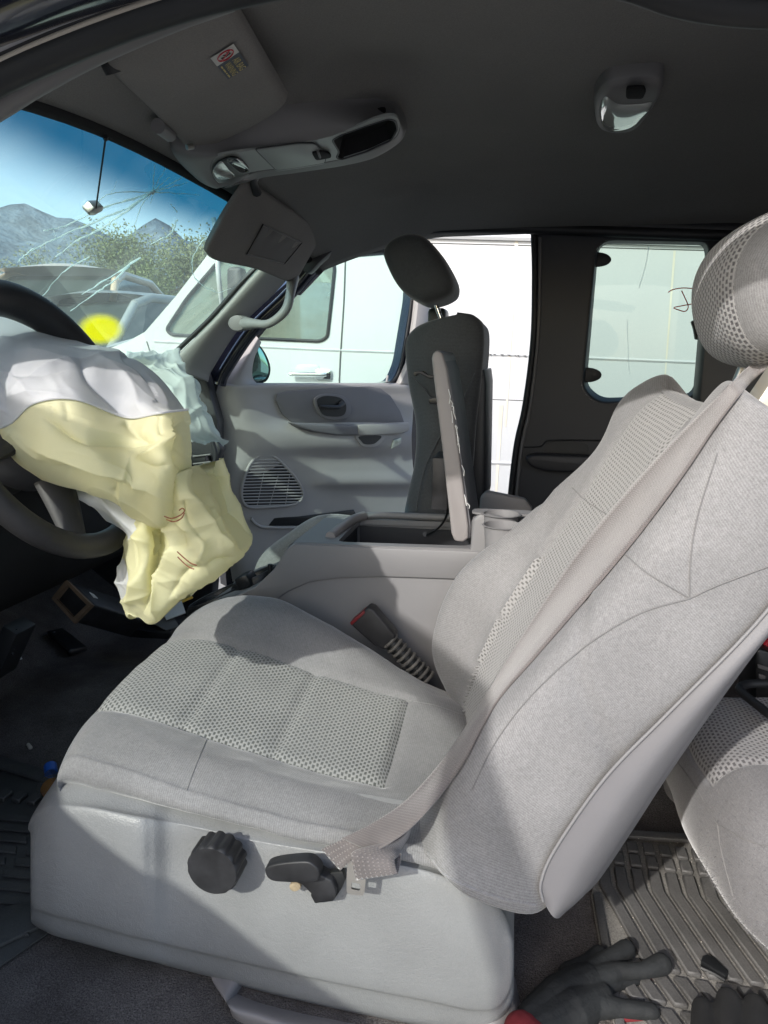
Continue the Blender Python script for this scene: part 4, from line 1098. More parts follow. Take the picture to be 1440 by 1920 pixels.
# front cup tray, black
tr_ = thing('cup_tray', 'black plastic cup tray at the front end of the console', 'cup holder', P(420, 1150, 1.5))
ot = [(343, 1172), (346, 1140), (362, 1110), (400, 1090), (470, 1068), (508, 1056), (512, 1078), (480, 1100), (440, 1118), (400, 1130), (365, 1150)]
prism('tray_body', [P(x, y, 1.455) for x, y in [(336, 1196), (343, 1160), (360, 1150), (400, 1146), (452, 1122), (500, 1092), (505, 1150), (400, 1250)]], (0, .19, 0), M['black'], tr_, bevel=.012, seg=3)
for (px_, py_, r_, Y_) in ((408, 1128, .062, 1.53), (478, 1092, .044, 1.54)):
    c = P(px_, py_, Y_)
    rg = [[c+Vector((rr*math.cos(t), rr*.95*math.sin(t), dz+rr*math.cos(t)*.45)) for t in [k*2*math.pi/36 for k in range(36)]] for rr, dz in ((r_+.012, -.05), (r_+.013, .010), (r_+.009, .017), (r_+.002, .016), (r_-.002, .006), (r_-.006, -.07))]
    vs, fs, uv = grid_geo(rg, True); fs.append(tuple(5*36+k for k in range(36)))
    mesh('cup_ring', vs, fs, M['black'], tr_, sharp=50)
    tube('rim_bead', [c+Vector(((r_+.006)*math.cos(t), (r_+.006)*.95*math.sin(t), .018+(r_+.006)*math.cos(t)*.45)) for t in [k*2*math.pi/36 for k in range(36)]], .0028, M['black_dusty'], tr_, 6, True)
box('cup_flap', P(462, 1087, 1.50), (.035, .05, .03), M['black'], tr_, bevel=.006, rot=Matrix.Rotation(R(-25), 3, 'Y'))
tube('tray_tab', [P(506, 1058, 1.5), P(508, 1085, 1.5)], .006, M['black'], tr_, 8)
# ================================================================== PASSENGER SEAT
ps = thing('car_seat', 'grey cloth passenger seat beyond the console, its backrest in shade', 'car seat', (-.35, 1.95, FLOOR))
pb_l = [(752, 985), (762, 930), (775, 870), (778, 800), (764, 720), (758, 650), (770, 620), (800, 603), (850, 594)]
pb_r = [(875, 985), (880, 930), (888, 870), (893, 800), (902, 720), (908, 650), (906, 610), (890, 592), (872, 588)]
ctrl = []
for a, b_ in zip(pb_l, pb_r):
    p, q = P(*a, 1.80), P(*b_, 1.80); m_ = (p+q)/2; w_ = (q-p)
    rg = []
    for (t, Y) in ((.0, 1.82), (.25, 1.765), (.6, 1.755), (.95, 1.77), (1.0, 1.83), (.98, 2.0), (.95, 2.18), (.6, 2.22), (.2, 2.21), (0, 2.16), (.14, 2.06), (.16, 1.98), (.12, 1.90)):
        v = p+w_*t; rg.append(Vector((v.x, Y, v.z)))
    ctrl.append(rg)
c_ = sum(ctrl[-1], Vector())/13
ctrl.append([p.lerp(Vector((c_.x, p.y, c_.z)), .8)+Vector((0, 0, .004)) for p in ctrl[-1]])
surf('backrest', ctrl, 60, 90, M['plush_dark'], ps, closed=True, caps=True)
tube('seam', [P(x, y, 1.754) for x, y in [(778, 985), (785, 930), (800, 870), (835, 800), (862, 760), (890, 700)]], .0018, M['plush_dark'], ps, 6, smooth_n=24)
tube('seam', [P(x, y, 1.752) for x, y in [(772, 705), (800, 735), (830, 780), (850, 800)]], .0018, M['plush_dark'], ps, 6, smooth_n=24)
prism('back_panel', [P(x, y, 1.80) for x, y in [(898, 700), (908, 690), (912, 720), (910, 850), (908, 960), (880, 985), (878, 900), (888, 800)]], (0, .38, 0), M['trim_dark'], ps, bevel=.012, seg=3)
hpo = [(719, 482), (722, 462), (738, 446), (765, 437), (792, 441), (812, 458), (832, 485), (850, 522), (850, 545), (838, 558), (812, 568), (790, 570), (760, 552), (738, 525)]
ho = [P(x, y, 1.86) for x, y in hpo]
hc_ = sum(ho, Vector())/len(ho)
ctrl = []
for (s, Y) in ((.03, 1.8115), (.3, 1.8125), (.72, 1.820), (.96, 1.85), (1.0, 1.93), (.99, 2.0), (.93, 2.06), (.6, 2.09), (.15, 2.095)):
    ctrl.append([Vector((hc_.x+(p.x-hc_.x)*s, Y, hc_.z+(p.z-hc_.z)*s)) for p in ho])
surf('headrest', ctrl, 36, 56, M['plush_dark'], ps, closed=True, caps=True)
for Y in (1.92, 1.99): tube('headrest_post', [P(812, 555, Y), P(832, 612, Y)], .006, M['chrome'], ps, 10)
for k in range(4): tube('post_notch', [P(815+4*k, 566+10*k, 1.913), P(819+4*k, 565+10*k, 1.913)], .0025, M['black'], ps, 6)
box('headrest_sleeve', P(822, 600, 2.06), (.05, .09, .06), M['black'], ps, bevel=.01)
pc = [[(476, 1075, 1.78), (520, 1030, 1.76), (600, 985, 1.75), (700, 990, 1.75), (800, 1010, 1.75)],
      [(492, 1045, 1.86), (540, 1000, 1.83), (600, 966, 1.80), (680, 970, 1.80), (800, 1000, 1.8)],
      [(505, 1040, 1.98), (545, 1005, 1.95), (605, 975, 1.92), (680, 976, 1.92), (800, 990, 1.9)],
      [(520, 1030, 2.16), (560, 1000, 2.14), (620, 970, 2.12), (690, 970, 2.12), (800, 980, 2.1)],
      [(530, 1060, 2.22), (570, 1040, 2.22), (640, 1010, 2.22), (700, 1005, 2.22), (800, 1010, 2.2)]]
pcc = [[P(*p) for p in r_] for r_ in pc]
pcc = [[p+Vector((-.01, 0, -.14)) for p in pcc[0]]]+pcc+[[p+Vector((0, .02, -.2)) for p in pcc[-1]]]
pcc = [[r_[0]+Vector((.03, 0, -.10))]+r_ for r_ in pcc]
surf('cushion', pcc, 40, 40, M['plush'], ps)
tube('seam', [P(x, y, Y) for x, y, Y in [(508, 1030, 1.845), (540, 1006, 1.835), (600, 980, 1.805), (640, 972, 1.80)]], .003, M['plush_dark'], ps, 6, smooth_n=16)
# ================================================================== PASSENGER DOOR (standing open 50 degrees)
dr = thing('passenger_door', 'open passenger door with grey trim panel, speaker grille and window', 'car door', HINGE+Vector((0, 0, -.9)))
def pdoor(name, outline, off, thick, mat, parent=None, bevel=.004, rn=0, r=0, **k):
    pts = round_poly(outline, r) if r else outline
    return prism(name, [D(x, y, off) for x, y in pts], DN*thick, mat, parent or dr, bevel=bevel, round_n=rn, **k)
rowsd = [
 (718, [404, 440, 520, 620, 705, 776], [-.04, .015, .005, .005, .005, .005]),
 (724, [404, 440, 520, 620, 705, 776], [-.04, .03, .024, .024, .024, .025]),
 (745, [398, 448, 525, 620, 705, 776], [-.04, .03, .02, .02, .02, .022]),
 (785, [400, 462, 535, 620, 705, 774], [-.04, .032, .024, .026, .026, .025]),
 (812, [402, 470, 550, 620, 705, 772], [-.04, .034, .05, .056, .056, .045]),
 (835, [402, 473, 560, 620, 705, 772], [-.04, .034, .050, .058, .058, .045]),
 (858, [402, 470, 560, 620, 705, 773], [-.04, .030, .028, .030, .034, .03]),
 (880, [404, 460, 560, 620, 705, 775], [-.04, .026, .022, .030, .036, .034]),
 (905, [406, 452, 565, 620, 705, 777], [-.04, .022, .020, .038, .044, .042]),
 (922, [408, 448, 565, 620, 705, 778], [-.04, .020, .018, .016, .014, .012]),
 (950, [412, 446, 565, 620, 705, 778], [-.04, .018, .016, .010, .008, .008]),
 (1000, [418, 452, 565, 620, 705, 780], [-.04, .016, .012, .010, .008, .008]),
 (1090, [430, 470, 565, 620, 705, 784], [-.04, .016, .012, .010, .008, .008])]
ctrl = [[D(x, y, o_) for x, o_ in zip(xs, os_)] for y, xs, os_ in rowsd]
# refine: the lower outline behind seats continues down
surf('door_panel', ctrl, 90, 70, M['door_grey'], dr)
sail = [[D(478, 628, -.02), D(484, 634, .02), D(490, 642, .0)], [D(452, 655, -.03), D(466, 664, .03), D(477, 672, .0)], [D(430, 676, -.04), D(452, 690, .03), D(473, 702, .0)], [D(412, 700, -.04), D(446, 706, .03), D(480, 717, .0)], [D(404, 722, -.04), D(442, 724, .03), D(500, 726, .02)]]
surf('door_sail', sail, 24, 14, M['door_grey'], dr)
# door shell
holed_panel('door_shell', [(390, 740), (382, 704), (444, 612), (532, 535), (594, 484), (648, 466), (720, 459), (800, 454), (800, 600), (784, 720), (788, 1100), (425, 1100), (402, 800)],
            [round_poly([(470, 720), (474, 650), (500, 612), (560, 548), (612, 500), (660, 483), (772, 474), (770, 560), (750, 680), (735, 716), (690, 722), (540, 728)], 14)], lambda x, y: D(x, y, -.03), DN*-.05, M['navy'], dr)
gp = round_poly([(466, 724), (470, 650), (497, 610), (558, 546), (610, 497), (660, 480), (776, 470), (772, 560), (752, 684), (738, 720), (690, 726), (540, 732)], 14)
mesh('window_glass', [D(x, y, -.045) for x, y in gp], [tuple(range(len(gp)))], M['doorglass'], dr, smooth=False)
tube('window_seal', [D(x, y, -.02) for x, y in [(472, 640), (500, 606), (556, 543), (606, 494), (650, 478), (700, 470), (776, 463)]], .013, M['rubber'], dr, 8, smooth_n=40)
tube('window_seal', [D(x, y, -.01) for x, y in [(776, 474), (772, 560), (755, 670), (742, 708), (722, 720), (660, 726), (540, 731), (490, 722), (472, 712)]], .006, M['rubber'], dr, 8, smooth_n=40)
pdoor('frame_inner', [(545, 548), (600, 488), (650, 466), (720, 455), (782, 450), (782, 462), (720, 467), (655, 479), (610, 500), (556, 556)], -.02, .03, M['navy'], bevel=.006)
pdoor('rear_upright', [(776, 470), (800, 470), (800, 560), (790, 640), (776, 722), (740, 720), (758, 680), (770, 600), (776, 540)], -.01, .035, M['door_grey'], bevel=.008)
tube('lock_pin', [D(725, 716, .02), D(727, 704, .02)], .005, M['door_grey'], dr, 8)
ti = pdoor('trim_insert', [(515, 750), (518, 738), (540, 733), (620, 727), (690, 724), (712, 728), (730, 742), (748, 770), (756, 792), (700, 795), (620, 796), (545, 792), (526, 775)], .022, .010, M['door_dark'], bevel=.004)
pdoor('armrest', [(536, 791), (600, 794), (700, 796), (755, 792), (757, 806), (745, 811), (690, 815), (620, 815), (575, 808), (550, 800)], .03, .042, M['door_dark'], bevel=.008, seg=3)
pdoor('armrest_cap', [(660, 795), (756, 791), (757, 806), (742, 811), (690, 815), (662, 815)], .034, .042, M['door_grey'], bevel=.006)
bz = pdoor('handle_bezel', smooth_poly([(586, 752), (592, 742), (610, 738), (640, 742), (653, 755), (655, 772), (646, 784), (625, 788), (605, 784), (592, 770)], 30), .028, .014, M['door_dark'], bevel=.005)
pdoor('handle_recess', smooth_poly([(594, 753), (600, 745), (615, 742), (638, 746), (648, 757), (648, 772), (640, 780), (620, 781), (604, 776)], 28), .0425, .001, M['black'], bevel=0)
tube('door_handle', [D(600, 762, .055), D(615, 763, .058), (D(635, 763, .056)), D(642, 756, .046)], [.006, .0075, .009, .013], M['trim_dark'], dr, 10, smooth_n=14, flat=(1, 1))
pdoor('pull_cup', smooth_poly([(668, 816), (720, 815), (712, 832), (700, 838), (682, 838), (672, 830)], 26), .062, .004, M['door_grey'], bevel=.002)
pdoor('pull_cup_hollow', smooth_poly([(674, 818), (714, 817), (706, 829), (697, 833), (684, 833), (678, 828)], 24), .0662, .0006, M['black'], bevel=0)
pdoor('courtesy_lamp', [(737, 824), (752, 820), (750, 834), (733, 841)], .055, .006, M['lens'], bevel=.002)
# speaker grille
sg = [(490, 853), (505, 853), (522, 862), (545, 885), (560, 905), (568, 925), (562, 940), (545, 947), (500, 951), (468, 951), (455, 940), (453, 918), (460, 890), (472, 866)]
sgs = smooth_poly(sg, 48)
gb = pdoor('speaker_grille', sgs, .024, .004, M['black'], bevel=0)
ORG[gb.name] = ORG[dr.name]
tube('grille_rim', [D(x, y, .030) for x, y in sgs], .006, M['door_grey'], gb, 8, True)
ns = 17
for k in range(ns):
    y = 857+(948-857)*k/(ns-1)
    xs = []
    for i in range(len(sgs)):
        (x1, y1), (x2, y2) = sgs[i-1], sgs[i]
        if (y1 > y) != (y2 > y): xs.append(x1+(x2-x1)*(y-y1)/(y2-y1))
    if len(xs) >= 2: tube('slat', [D(min(xs), y+.8, .032), D(max(xs), y-1.2, .032)], .0030, M['door_grey'], gb, 6)
for x0, x1 in ((498, 482), (522, 505), (543, 535)):
    tube('rib', [D(x0, 870 if x0 < 520 else 890, .030), D(x1, 949, .030)], .0016, M['door_grey'], gb, 6)
pdoor('map_pocket', [(474, 972), (560, 968), (640, 958), (662, 955), (666, 963), (655, 972), (600, 984), (500, 986), (482, 982)], .0125, .006, M['black'], bevel=.002)
tube('pocket_lip', [D(x, y, .03) for x, y in [(470, 972), (482, 984), (505, 989), (600, 987), (668, 968)]], .006, M['door_grey'], dr, 8, smooth_n=20)
# exterior mirror seen through the glass
mir = prism('wing_mirror', [D(x, y, -.16) for x, y in smooth_poly([(470, 650), (476, 640), (490, 650), (503, 672), (508, 695), (500, 715), (480, 720), (466, 716)], 30)], DN*-.07, M['rubber'], dr, bevel=.015, seg=3)
ORG[mir.name] = ORG[dr.name]
prism('mirror_glass', [D(x, y, -.155) for x, y in smooth_poly([(470, 652), (476, 645), (488, 654), (499, 675), (503, 695), (496, 711), (480, 716), (467, 712)], 30)], DN*.003, M['mirrorglass'], mir, bevel=.001)
tube('door_check_strap', [D(448, 884, .0)+Vector((-.02, -.1, 0)), D(412, 905, -.05)+Vector((-.05, -.15, 0))], .012, M['door_grey'], dr, 8)
# ================================================================== REAR HALF DOOR
rd = thing('rear_door', 'dark rear half door with square rounded window, behind the driver seat', 'car door', P(1150, 1000, 2.34))
win = round_poly([(1123, 456), (1318, 460), (1322, 480), (1300, 740), (1128, 746), (1100, 722)], 26, 5)
winb = round_poly([(1118, 446), (1330, 450), (1334, 480), (1312, 752), (1118, 760), (1088, 730)], 40, 6)
RDY = 2.36
outer_r = [(1001, 430), (1440, 438), (1700, 446), (1700, 1100), (952, 1100), (955, 960), (968, 840), (985, 760), (1000, 640), (1003, 520)]
holed_panel('inner_panel', outer_r, [winb], lambda x, y: P(x, y, RDY), (0, .02, 0), M['trim_dark'], rd)
nw = len(win)
def ringpts(poly, Y): return [P(x, y, Y) for x, y in poly]
wb2 = round_poly([(1118, 446), (1330, 450), (1334, 480), (1312, 752), (1118, 760), (1088, 730)], 40, 5)
rgw = [ringpts(wb2, RDY-.004), ringpts(wb2, RDY-.006), [a.lerp(b_, .5)+Vector((0, -.004, 0)) for a, b_ in zip(ringpts(wb2, RDY), ringpts(win, RDY+.05))], ringpts(win, RDY+.06)]
vs, fs, uv = grid_geo(rgw, True); mesh('window_surround', vs, fs, M['trim_dark'], rd)
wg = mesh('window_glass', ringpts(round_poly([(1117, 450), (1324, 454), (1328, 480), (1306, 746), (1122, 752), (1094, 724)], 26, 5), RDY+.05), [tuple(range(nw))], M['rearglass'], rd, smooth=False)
ORG[wg.name] = ORG[rd.name]
for (x, y) in ((1118, 487), (1100, 703)):
    prism('window_hinge', [P(x+28*math.cos(t), y+14*math.sin(t), RDY+.042) for t in [k*2*math.pi/22 for k in range(22)]], (0, -.008, 0), M['rubber'], rd, bevel=.003)
    tube('hinge_screw', [P(x+15, y-1, RDY+.034), P(x+15, y-1, RDY+.030)], .006, M['rubber'], rd, 10)
prism('window_latch', [P(x, y, RDY+.03) for x, y in round_poly([(1293, 602), (1308, 600), (1318, 615), (1318, 635), (1302, 638), (1298, 615)], 5)], (0, -.02, 0), M['rubber'], rd, bevel=.003)
marks = [[(1253, 548), (1262, 543), (1280, 540), (1300, 541)], [(1278, 545), (1285, 560), (1290, 572), (1289, 580), (1283, 584), (1272, 581), (1263, 577), (1275, 574), (1297, 570)]]
for mk in marks: tube('grease_mark', [P(x, y, RDY+.045) for x, y in mk], .0016, M['grease'], wg, 5, smooth_n=24)
tube('glass_scratch', [P(x, y, RDY+.046) for x, y in [(1217, 460), (1210, 500), (1198, 540)]], .0007, M['crack'], wg, 5, smooth_n=12)
tube('glass_scratch', [P(x, y, RDY+.046) for x, y in [(1176, 600), (1178, 660), (1180, 700)]], .0005, M['crack'], wg, 5, smooth_n=12)
tube('edge_seal', [P(x, y, RDY-.005) for x, y in [(1001, 432), (1003, 520), (1000, 640), (985, 760), (968, 840), (955, 960), (950, 1080)]], .010, M['rubber'], rd, 8, smooth_n=40)
tube('edge_trim', [P(x, y, RDY-.006) for x, y in [(1012, 445), (1012, 520), (1008, 640), (994, 762), (978, 838), (966, 960), (960, 1080)]], .006, M['trim_grey'], rd, 8, smooth_n=40)
tube('panel_seam', [P(x, y, RDY-.002) for x, y in [(968, 838), (1010, 838), (1022, 830), (1035, 826), (1120, 826), (1200, 830)]], .003, M['rubber'], rd, 6, smooth_n=30)
prism('pull_recess', [P(x, y, RDY-.001) for x, y in round_poly([(1022, 834), (1034, 828), (1098, 830), (1104, 838), (1102, 858), (1018, 856)], 7)], (0, -.002, 0), M['black'], rd, bevel=0)
prism('armrest', [P(x, y, RDY-.055) for x, y in round_poly([(984, 858), (1000, 852), (1020, 852), (1250, 860), (1250, 890), (1100, 888), (1020, 884), (992, 874)], 8)], (0, .055, 0), M['trim_dark'], rd, bevel=.012, seg=3)
# quarter trim behind it
structure(prism('rear_quarter_trim', [P(x, y, 2.20) for x, y in [(1335, 470), (1480, 440), (1800, 440), (1800, 1300), (1290, 1300), (1310, 750)]], (0, .10, 0), M['trim_dark'], bevel=.02))
# ================================================================== CEILING FITTINGS
# driver visor
dv = thing('sun_visor', 'grey cloth sun visor folded flat above the driver, with an airbag warning sticker', 'sun visor', Zp(370, 150, .39), 'sun visors')
vo = [(208, 100), (205, 128), (222, 150), (260, 185), (320, 245), (352, 280), (372, 287), (410, 268), (470, 240), (520, 210), (538, 190), (532, 176), (505, 130), (470, 70), (438, 18), (420, 8), (320, 45)]
def visz(px, py): return .402-.00012*max(0, (420-px))
vpts = []
for x, y in vo:
    p = Zp(x, y, .375+.00008*(x-200)); vpts.append(p)
vpts = catmull(vpts, 64, True)
vc_ = sum(vpts, Vector())/len(vpts)
ctrl = [[vc_.lerp(p, s)+Vector((0, 0, dz)) for p in vpts] for s, dz in ((.05, -.008), (.5, -.0075), (.85, -.006), (.96, -.002), (1.0, .006), (.97, .014), (.6, .018), (.05, .018))]
surf('visor_pad', ctrl, 40, 128, M['visor'], dv, closed=True, caps=True)
tube('visor_rod', [Zp(196, 92, .40), Zp(206, 112, .385), Zp(216, 136, .372)], [.012, .014, .013], M['rubber'], dv, 10, smooth_n=10)
tube('visor_pin', [Zp(350, 276, .368), Zp(362, 274, .372)], .005, M['metal'], dv, 8)
tube('visor_clip', [Zp(296, 236, .374), Zp(318, 252, .378)], .012, M['trim_grey'], dv, 10)
# sticker on the visor (flat print)
q0, q1, q2, q3 = (394, 94), (437, 66), (466, 108), (427, 135)
def stick(u, v, lift=-.0095):   # u along 0->1 short top edge, v downwards
    x = (q0[0]*(1-u)+q1[0]*u)*(1-v)+(q3[0]*(1-u)+q2[0]*u)*v; y = (q0[1]*(1-u)+q1[1]*u)*(1-v)+(q3[1]*(1-u)+q2[1]*u)*v
    p = Zp(x, y, .375+.00008*(x-200)); return p+Vector((0, 0, lift))
st = mesh('warning_sticker', [stick(0, 0), stick(1, 0), stick(1, .38), stick(0, .38), stick(0, 1), stick(1, 1)], [(0, 1, 2, 3), (3, 2, 5, 4)], M['label_w'], smooth=False, mats=[M['label_w'], M['label_b']], fmat=[0, 1])
tag(st, 'white and dark blue airbag warning sticker on the driver sun visor', 'sticker')
def ell(cx, cyy, rx, ry, n=28): return [stick(cx+rx*math.cos(t), cyy+ry*math.sin(t), -.0102) for t in [k*2*math.pi/n for k in range(n)]]
ring_ = tube('prohibition_ring', ell(.52, .195, .33, .14), .0009, M['red'], st, 5, True)
tube('prohibition_bar', [stick(.30, .28, -.0102), stick(.76, .11, -.0102)], .0009, M['red'], st, 5)
for a, b_ in (((.32, .2), (.5, .24)), ((.5, .24), (.72, .22)), ((.34, .2), (.36, .29)), ((.44, .16), (.62, .2)), ((.6, .12), (.7, .2))):
    tube('pictogram_line', [stick(*a, -.0101), stick(*b_, -.0101)], .0006, M['black'], st, 5)
def text_on(txt, u0, v0, u1, v1, mat):
    """lettering running along the v direction (as on the photographed sticker), squeezed into its box"""
    cu = bpy.data.curves.new('lettering', 'FONT'); cu.body = txt; cu.size = 1
    o = bpy.data.objects.new('tmp', cu); COL.objects.link(o)
    dg = bpy.context.evaluated_depsgraph_get(); me = bpy.data.meshes.new_from_object(o.evaluated_get(dg))
    bpy.data.objects.remove(o)
    xs = [v.co.x for v in me.vertices]; ys_ = [v.co.y for v in me.vertices]
    x0, x1, y0, y1 = min(xs), max(xs), min(ys_), max(ys_)
    vs = []
    for v in me.vertices:
        s = (v.co.x-x0)/(x1-x0); t = (v.co.y-y0)/(y1-y0)
        vs.append(stick(u0+(u1-u0)*t, v0+(v1-v0)*s, -.0103))
    fs = [tuple(p.vertices) for p in me.polygons]
    return mesh('lettering', vs, fs, mat, st, smooth=False)
text_on('AIR BAG', .60, .48, .90, .97, M['label_y'])
text_on('WARNING', .24, .46, .52, .98, M['label_y'])
for v0, v1 in ((.45, .55), (.58, .72), (.75, .80), (.83, .95)): mesh('fine_print', [stick(.10, v0, -.0102), stick(.16, v0, -.0102), stick(.16, v1, -.0102), stick(.10, v1, -.0102)], [(0, 1, 2, 3)], M['label_y'], st, smooth=False)
# passenger visor hanging down
pv = thing('sun_visor', 'grey cloth sun visor hanging down over the windshield, with covered vanity mirror', 'sun visor', P(465, 345, 1.6), 'sun visors')
vq = [(468, 342, 1.60), (600, 430, 2.15), (545, 527, 2.15), (393, 480, 1.60)]
pl_o = [(455, 352), (466, 340), (478, 345), (540, 388), (588, 420), (600, 432), (598, 448), (570, 500), (556, 522), (540, 528), (480, 505), (410, 490), (393, 478), (390, 462), (420, 405)]
A0, A1, A2 = P(468, 342, 1.60), P(600, 430, 2.15), P(393, 478, 1.60)
pn = (A1-A0).cross(A2-A0).normalized()
if pn.x < 0: pn = -pn
def PV(px, py, off=0):
    d = ray(px, py); return d*(((A0+pn*off).dot(pn))/d.dot(pn))
vp_ = catmull([PV(x, y) for x, y in pl_o], 64, True); vc_ = sum(vp_, Vector())/64
ctrl = [[vc_.lerp(p, s)+pn*dz for p in vp_] for s, dz in ((.05, .009), (.6, .009), (.88, .008), (.97, .004), (1, -.004), (.96, -.012), (.6, -.015), (.05, -.015))]
surf('visor_pad', ctrl, 40, 128, M['visor'], pv, closed=True, caps=True)
mp_o = round_poly([(492, 419), (568, 455), (534, 497), (461, 477)], 5)
prism('mirror_frame', [PV(x, y, .008) for x, y in mp_o], pn*.003, M['visor'], pv, bevel=.001)
cov = [[PV(492+(568-492)*u+(461-492)*v+(534-568-461+492)*u*v, 419+(455-419)*u+(477-419)*v+(497-455-477+419)*u*v, .0118+.0015*math.sin(u*19+v*2)*max(0, 1-v*1.3)) for u in [.05+.9*k/24 for k in range(25)]] for v in [.06+.88*k/16 for k in range(17)]]
vs, fs, uv = grid_geo(cov); mesh('mirror_cover', vs, fs, M['trim_dark2'], pv)
tube('cover_edge', [PV(x, y, .0115) for x, y in [(493, 421), (566, 455), (533, 495), (463, 476)]], .0018, M['rubber'], pv, 6, True)
tube('visor_arm', [P(474, 332, 1.56), P(476, 345, 1.585), P(482, 362, 1.61)], [.008, .009, .011], M['rubber'], pv, 8, smooth_n=8)
prism('visor_pivot', [P(x, y, 1.60) for x, y in [(440, 335), (470, 326), (480, 332), (476, 346), (452, 352)]], (0, .03, .01), M['trim_grey'], pv, bevel=.006)
prism('visor_catch', [Zp(x, y, .435) for x, y in round_poly([(576, 408), (612, 410), (606, 428), (596, 430)], 5)], (0, 0, -.008), M['trim_dark'], pv, bevel=.003)
# overhead console
oc = thing('overhead_console', 'dark overhead console with open bin between the sun visors', 'console', Vector((-.45, 1.5, .42)))
base = [(322, 282), (360, 258), (430, 236), (520, 208), (620, 195), (720, 190), (748, 198), (762, 228), (760, 250), (742, 270), (700, 294), (640, 308), (560, 320), (480, 332), (430, 347), (398, 348), (365, 332)]
bpts = catmull([Cz(x, y, .002) for x, y in base], 80, True)
face = [(396, 318), (402, 298), (425, 288), (520, 275), (620, 256), (700, 224), (735, 216), (748, 226), (748, 244), (735, 262), (690, 284), (630, 300), (540, 313), (470, 323), (430, 340), (408, 342)]
def OC(x, y, d=0):
    return Zp(x, y, .362+.000215*(x-400)+d)
OZ = lambda x: .362+.000215*(x-400)
fpts = catmull([OC(x, y) for x, y in face], 80, True)
# align starts
fcen = sum(fpts, Vector())/80; bcen = sum(bpts, Vector())/80
def ang_sort(pts, c): return sorted(pts, key=lambda p: math.atan2(p.y-c.y, p.x-c.x))
fs_ = ang_sort(fpts, fcen); bs_ = ang_sort(bpts, bcen)
shell = [[p+Vector((0, 0, .03)) for p in bs_], bs_, [b_.lerp(f_, .5)+Vector((0, 0, -.008)) for b_, f_ in zip(bs_, fs_)], [b_.lerp(f_, .92)+Vector((0, 0, -.003)) for b_, f_ in zip(bs_, fs_)], fs_]
vs, fs, uv = grid_geo(dense(shell, 24, 80, True), True); mesh('console_shell', vs, fs, M['trim_grey'], oc)
binh = round_poly([(622, 262), (640, 252), (690, 234), (728, 222), (742, 226), (746, 242), (735, 262), (690, 283), (640, 299), (630, 296), (636, 285)], 6)
holed_panel('console_face', [(x, y) for x, y in smooth_poly(face, 60)], [binh], lambda x, y: Zp(x, y, OZ(x)-.0005), (0, 0, .004), M['oh_grey'], oc)
bnp = [Zp(x, y, OZ(x)) for x, y in binh]
vs, fs, uv = grid_geo([bnp, [p.lerp(sum(bnp, Vector())/len(bnp), .22)+Vector((0, 0, .028)) for p in bnp]], True); fs.append(tuple(len(bnp)+k for k in range(len(bnp))))
mesh('open_bin', vs, fs, M['matte_black'], oc, smooth=False)
tube('bin_edge', bnp, .0022, M['trim_dark'], oc, 6, True)
dp = round_poly([(478, 279), (560, 268), (590, 268), (602, 280), (611, 298), (608, 305), (560, 313), (518, 319)], 5)
prism('bin_door', [Zp(x, y, OZ(x)-.001) for x, y in dp], (0, 0, -.003), M['oh_grey'], oc, bevel=.001)
tube('door_gap', [Zp(x, y, OZ(x)-.003) for x, y in dp], .0014, M['rubber'], oc, 6, True)
prism('door_latch', [Zp(x, y, OZ(x)-.003) for x, y in round_poly([(584, 283), (602, 280), (618, 284), (622, 292), (602, 296), (592, 297)], 4)], (0, 0, -.004), M['matte_black'], oc, bevel=.001)
tube('latch_tab', [Zp(596, 284, OZ(596)-.008), Zp(600, 295, OZ(600)-.008)], .0025, M['trim_grey'], oc, 8)
lens = [(398, 320), (404, 305), (418, 296), (440, 292), (456, 300), (468, 316), (460, 322), (430, 336), (410, 338)]
prism('map_lamp', [Zp(x, y, OZ(x)-.001) for x, y in smooth_poly(lens, 36)], (0, 0, -.005), M['black'], oc, bevel=.002)
prism('lamp_lens', [Zp(x, y, OZ(x)-.006) for x, y in smooth_poly([(400, 320), (406, 308), (416, 302), (430, 318), (440, 330), (412, 335)], 30)], (0, 0, -.002), M['lens'], oc, bevel=.001)
prism('lamp_lens', [Zp(x, y, OZ(x)-.006) for x, y in smooth_poly([(424, 298), (440, 295), (454, 303), (466, 317), (452, 322), (438, 312)], 30)], (0, 0, -.002), M['carglass'], oc, bevel=.001)
# dome light
dl = thing('dome_light', 'oval ceiling dome light with clear lens and black switch', 'ceiling light', Zp(1180, 190, .46))
do = [(1114, 192), (1118, 172), (1135, 150), (1160, 142), (1200, 138), (1235, 140), (1244, 150), (1238, 172), (1218, 205), (1195, 232), (1170, 241), (1140, 240), (1120, 228)]
dp_ = catmull([Zp(x, y, .458) for x, y in do], 56, True); dc = sum(dp_, Vector())/56
ctrl = [[dc.lerp(p, s)+Vector((0, 0, dz)) for p in dp_] for s, dz in ((1.0, .02), (1.0, .002), (.97, -.006), (.85, -.014), (.5, -.019), (.05, -.020))]
surf('lamp_housing', ctrl, 30, 112, M['trim_grey'], dl, closed=True)
lo_ = smooth_poly([(1124, 200), (1136, 181), (1165, 190), (1222, 190), (1208, 215), (1190, 232), (1165, 240), (1140, 239), (1126, 225)], 40)
lc_ = [Zp(x, y, .458-.015) for x, y in lo_]; lcc = sum(lc_, Vector())/40
ctrl = [[lcc.lerp(p, s)+Vector((0, 0, dz)) for p in lc_] for s, dz in ((1.0, .006), (.98, -.004), (.8, -.011), (.4, -.014), (.05, -.0145))]
m_lens, nt_, b_ = new_mat('dome_lens'); b_.inputs['Coat Weight'].default_value = 1; b_.inputs['Base Color'].default_value = (.55, .58, .55, 1); b_.inputs['Roughness'].default_value = .06; b_.inputs['Metallic'].default_value = .35
surf('lamp_lens', ctrl, 16, 60, m_lens, dl, closed=True, caps=True)
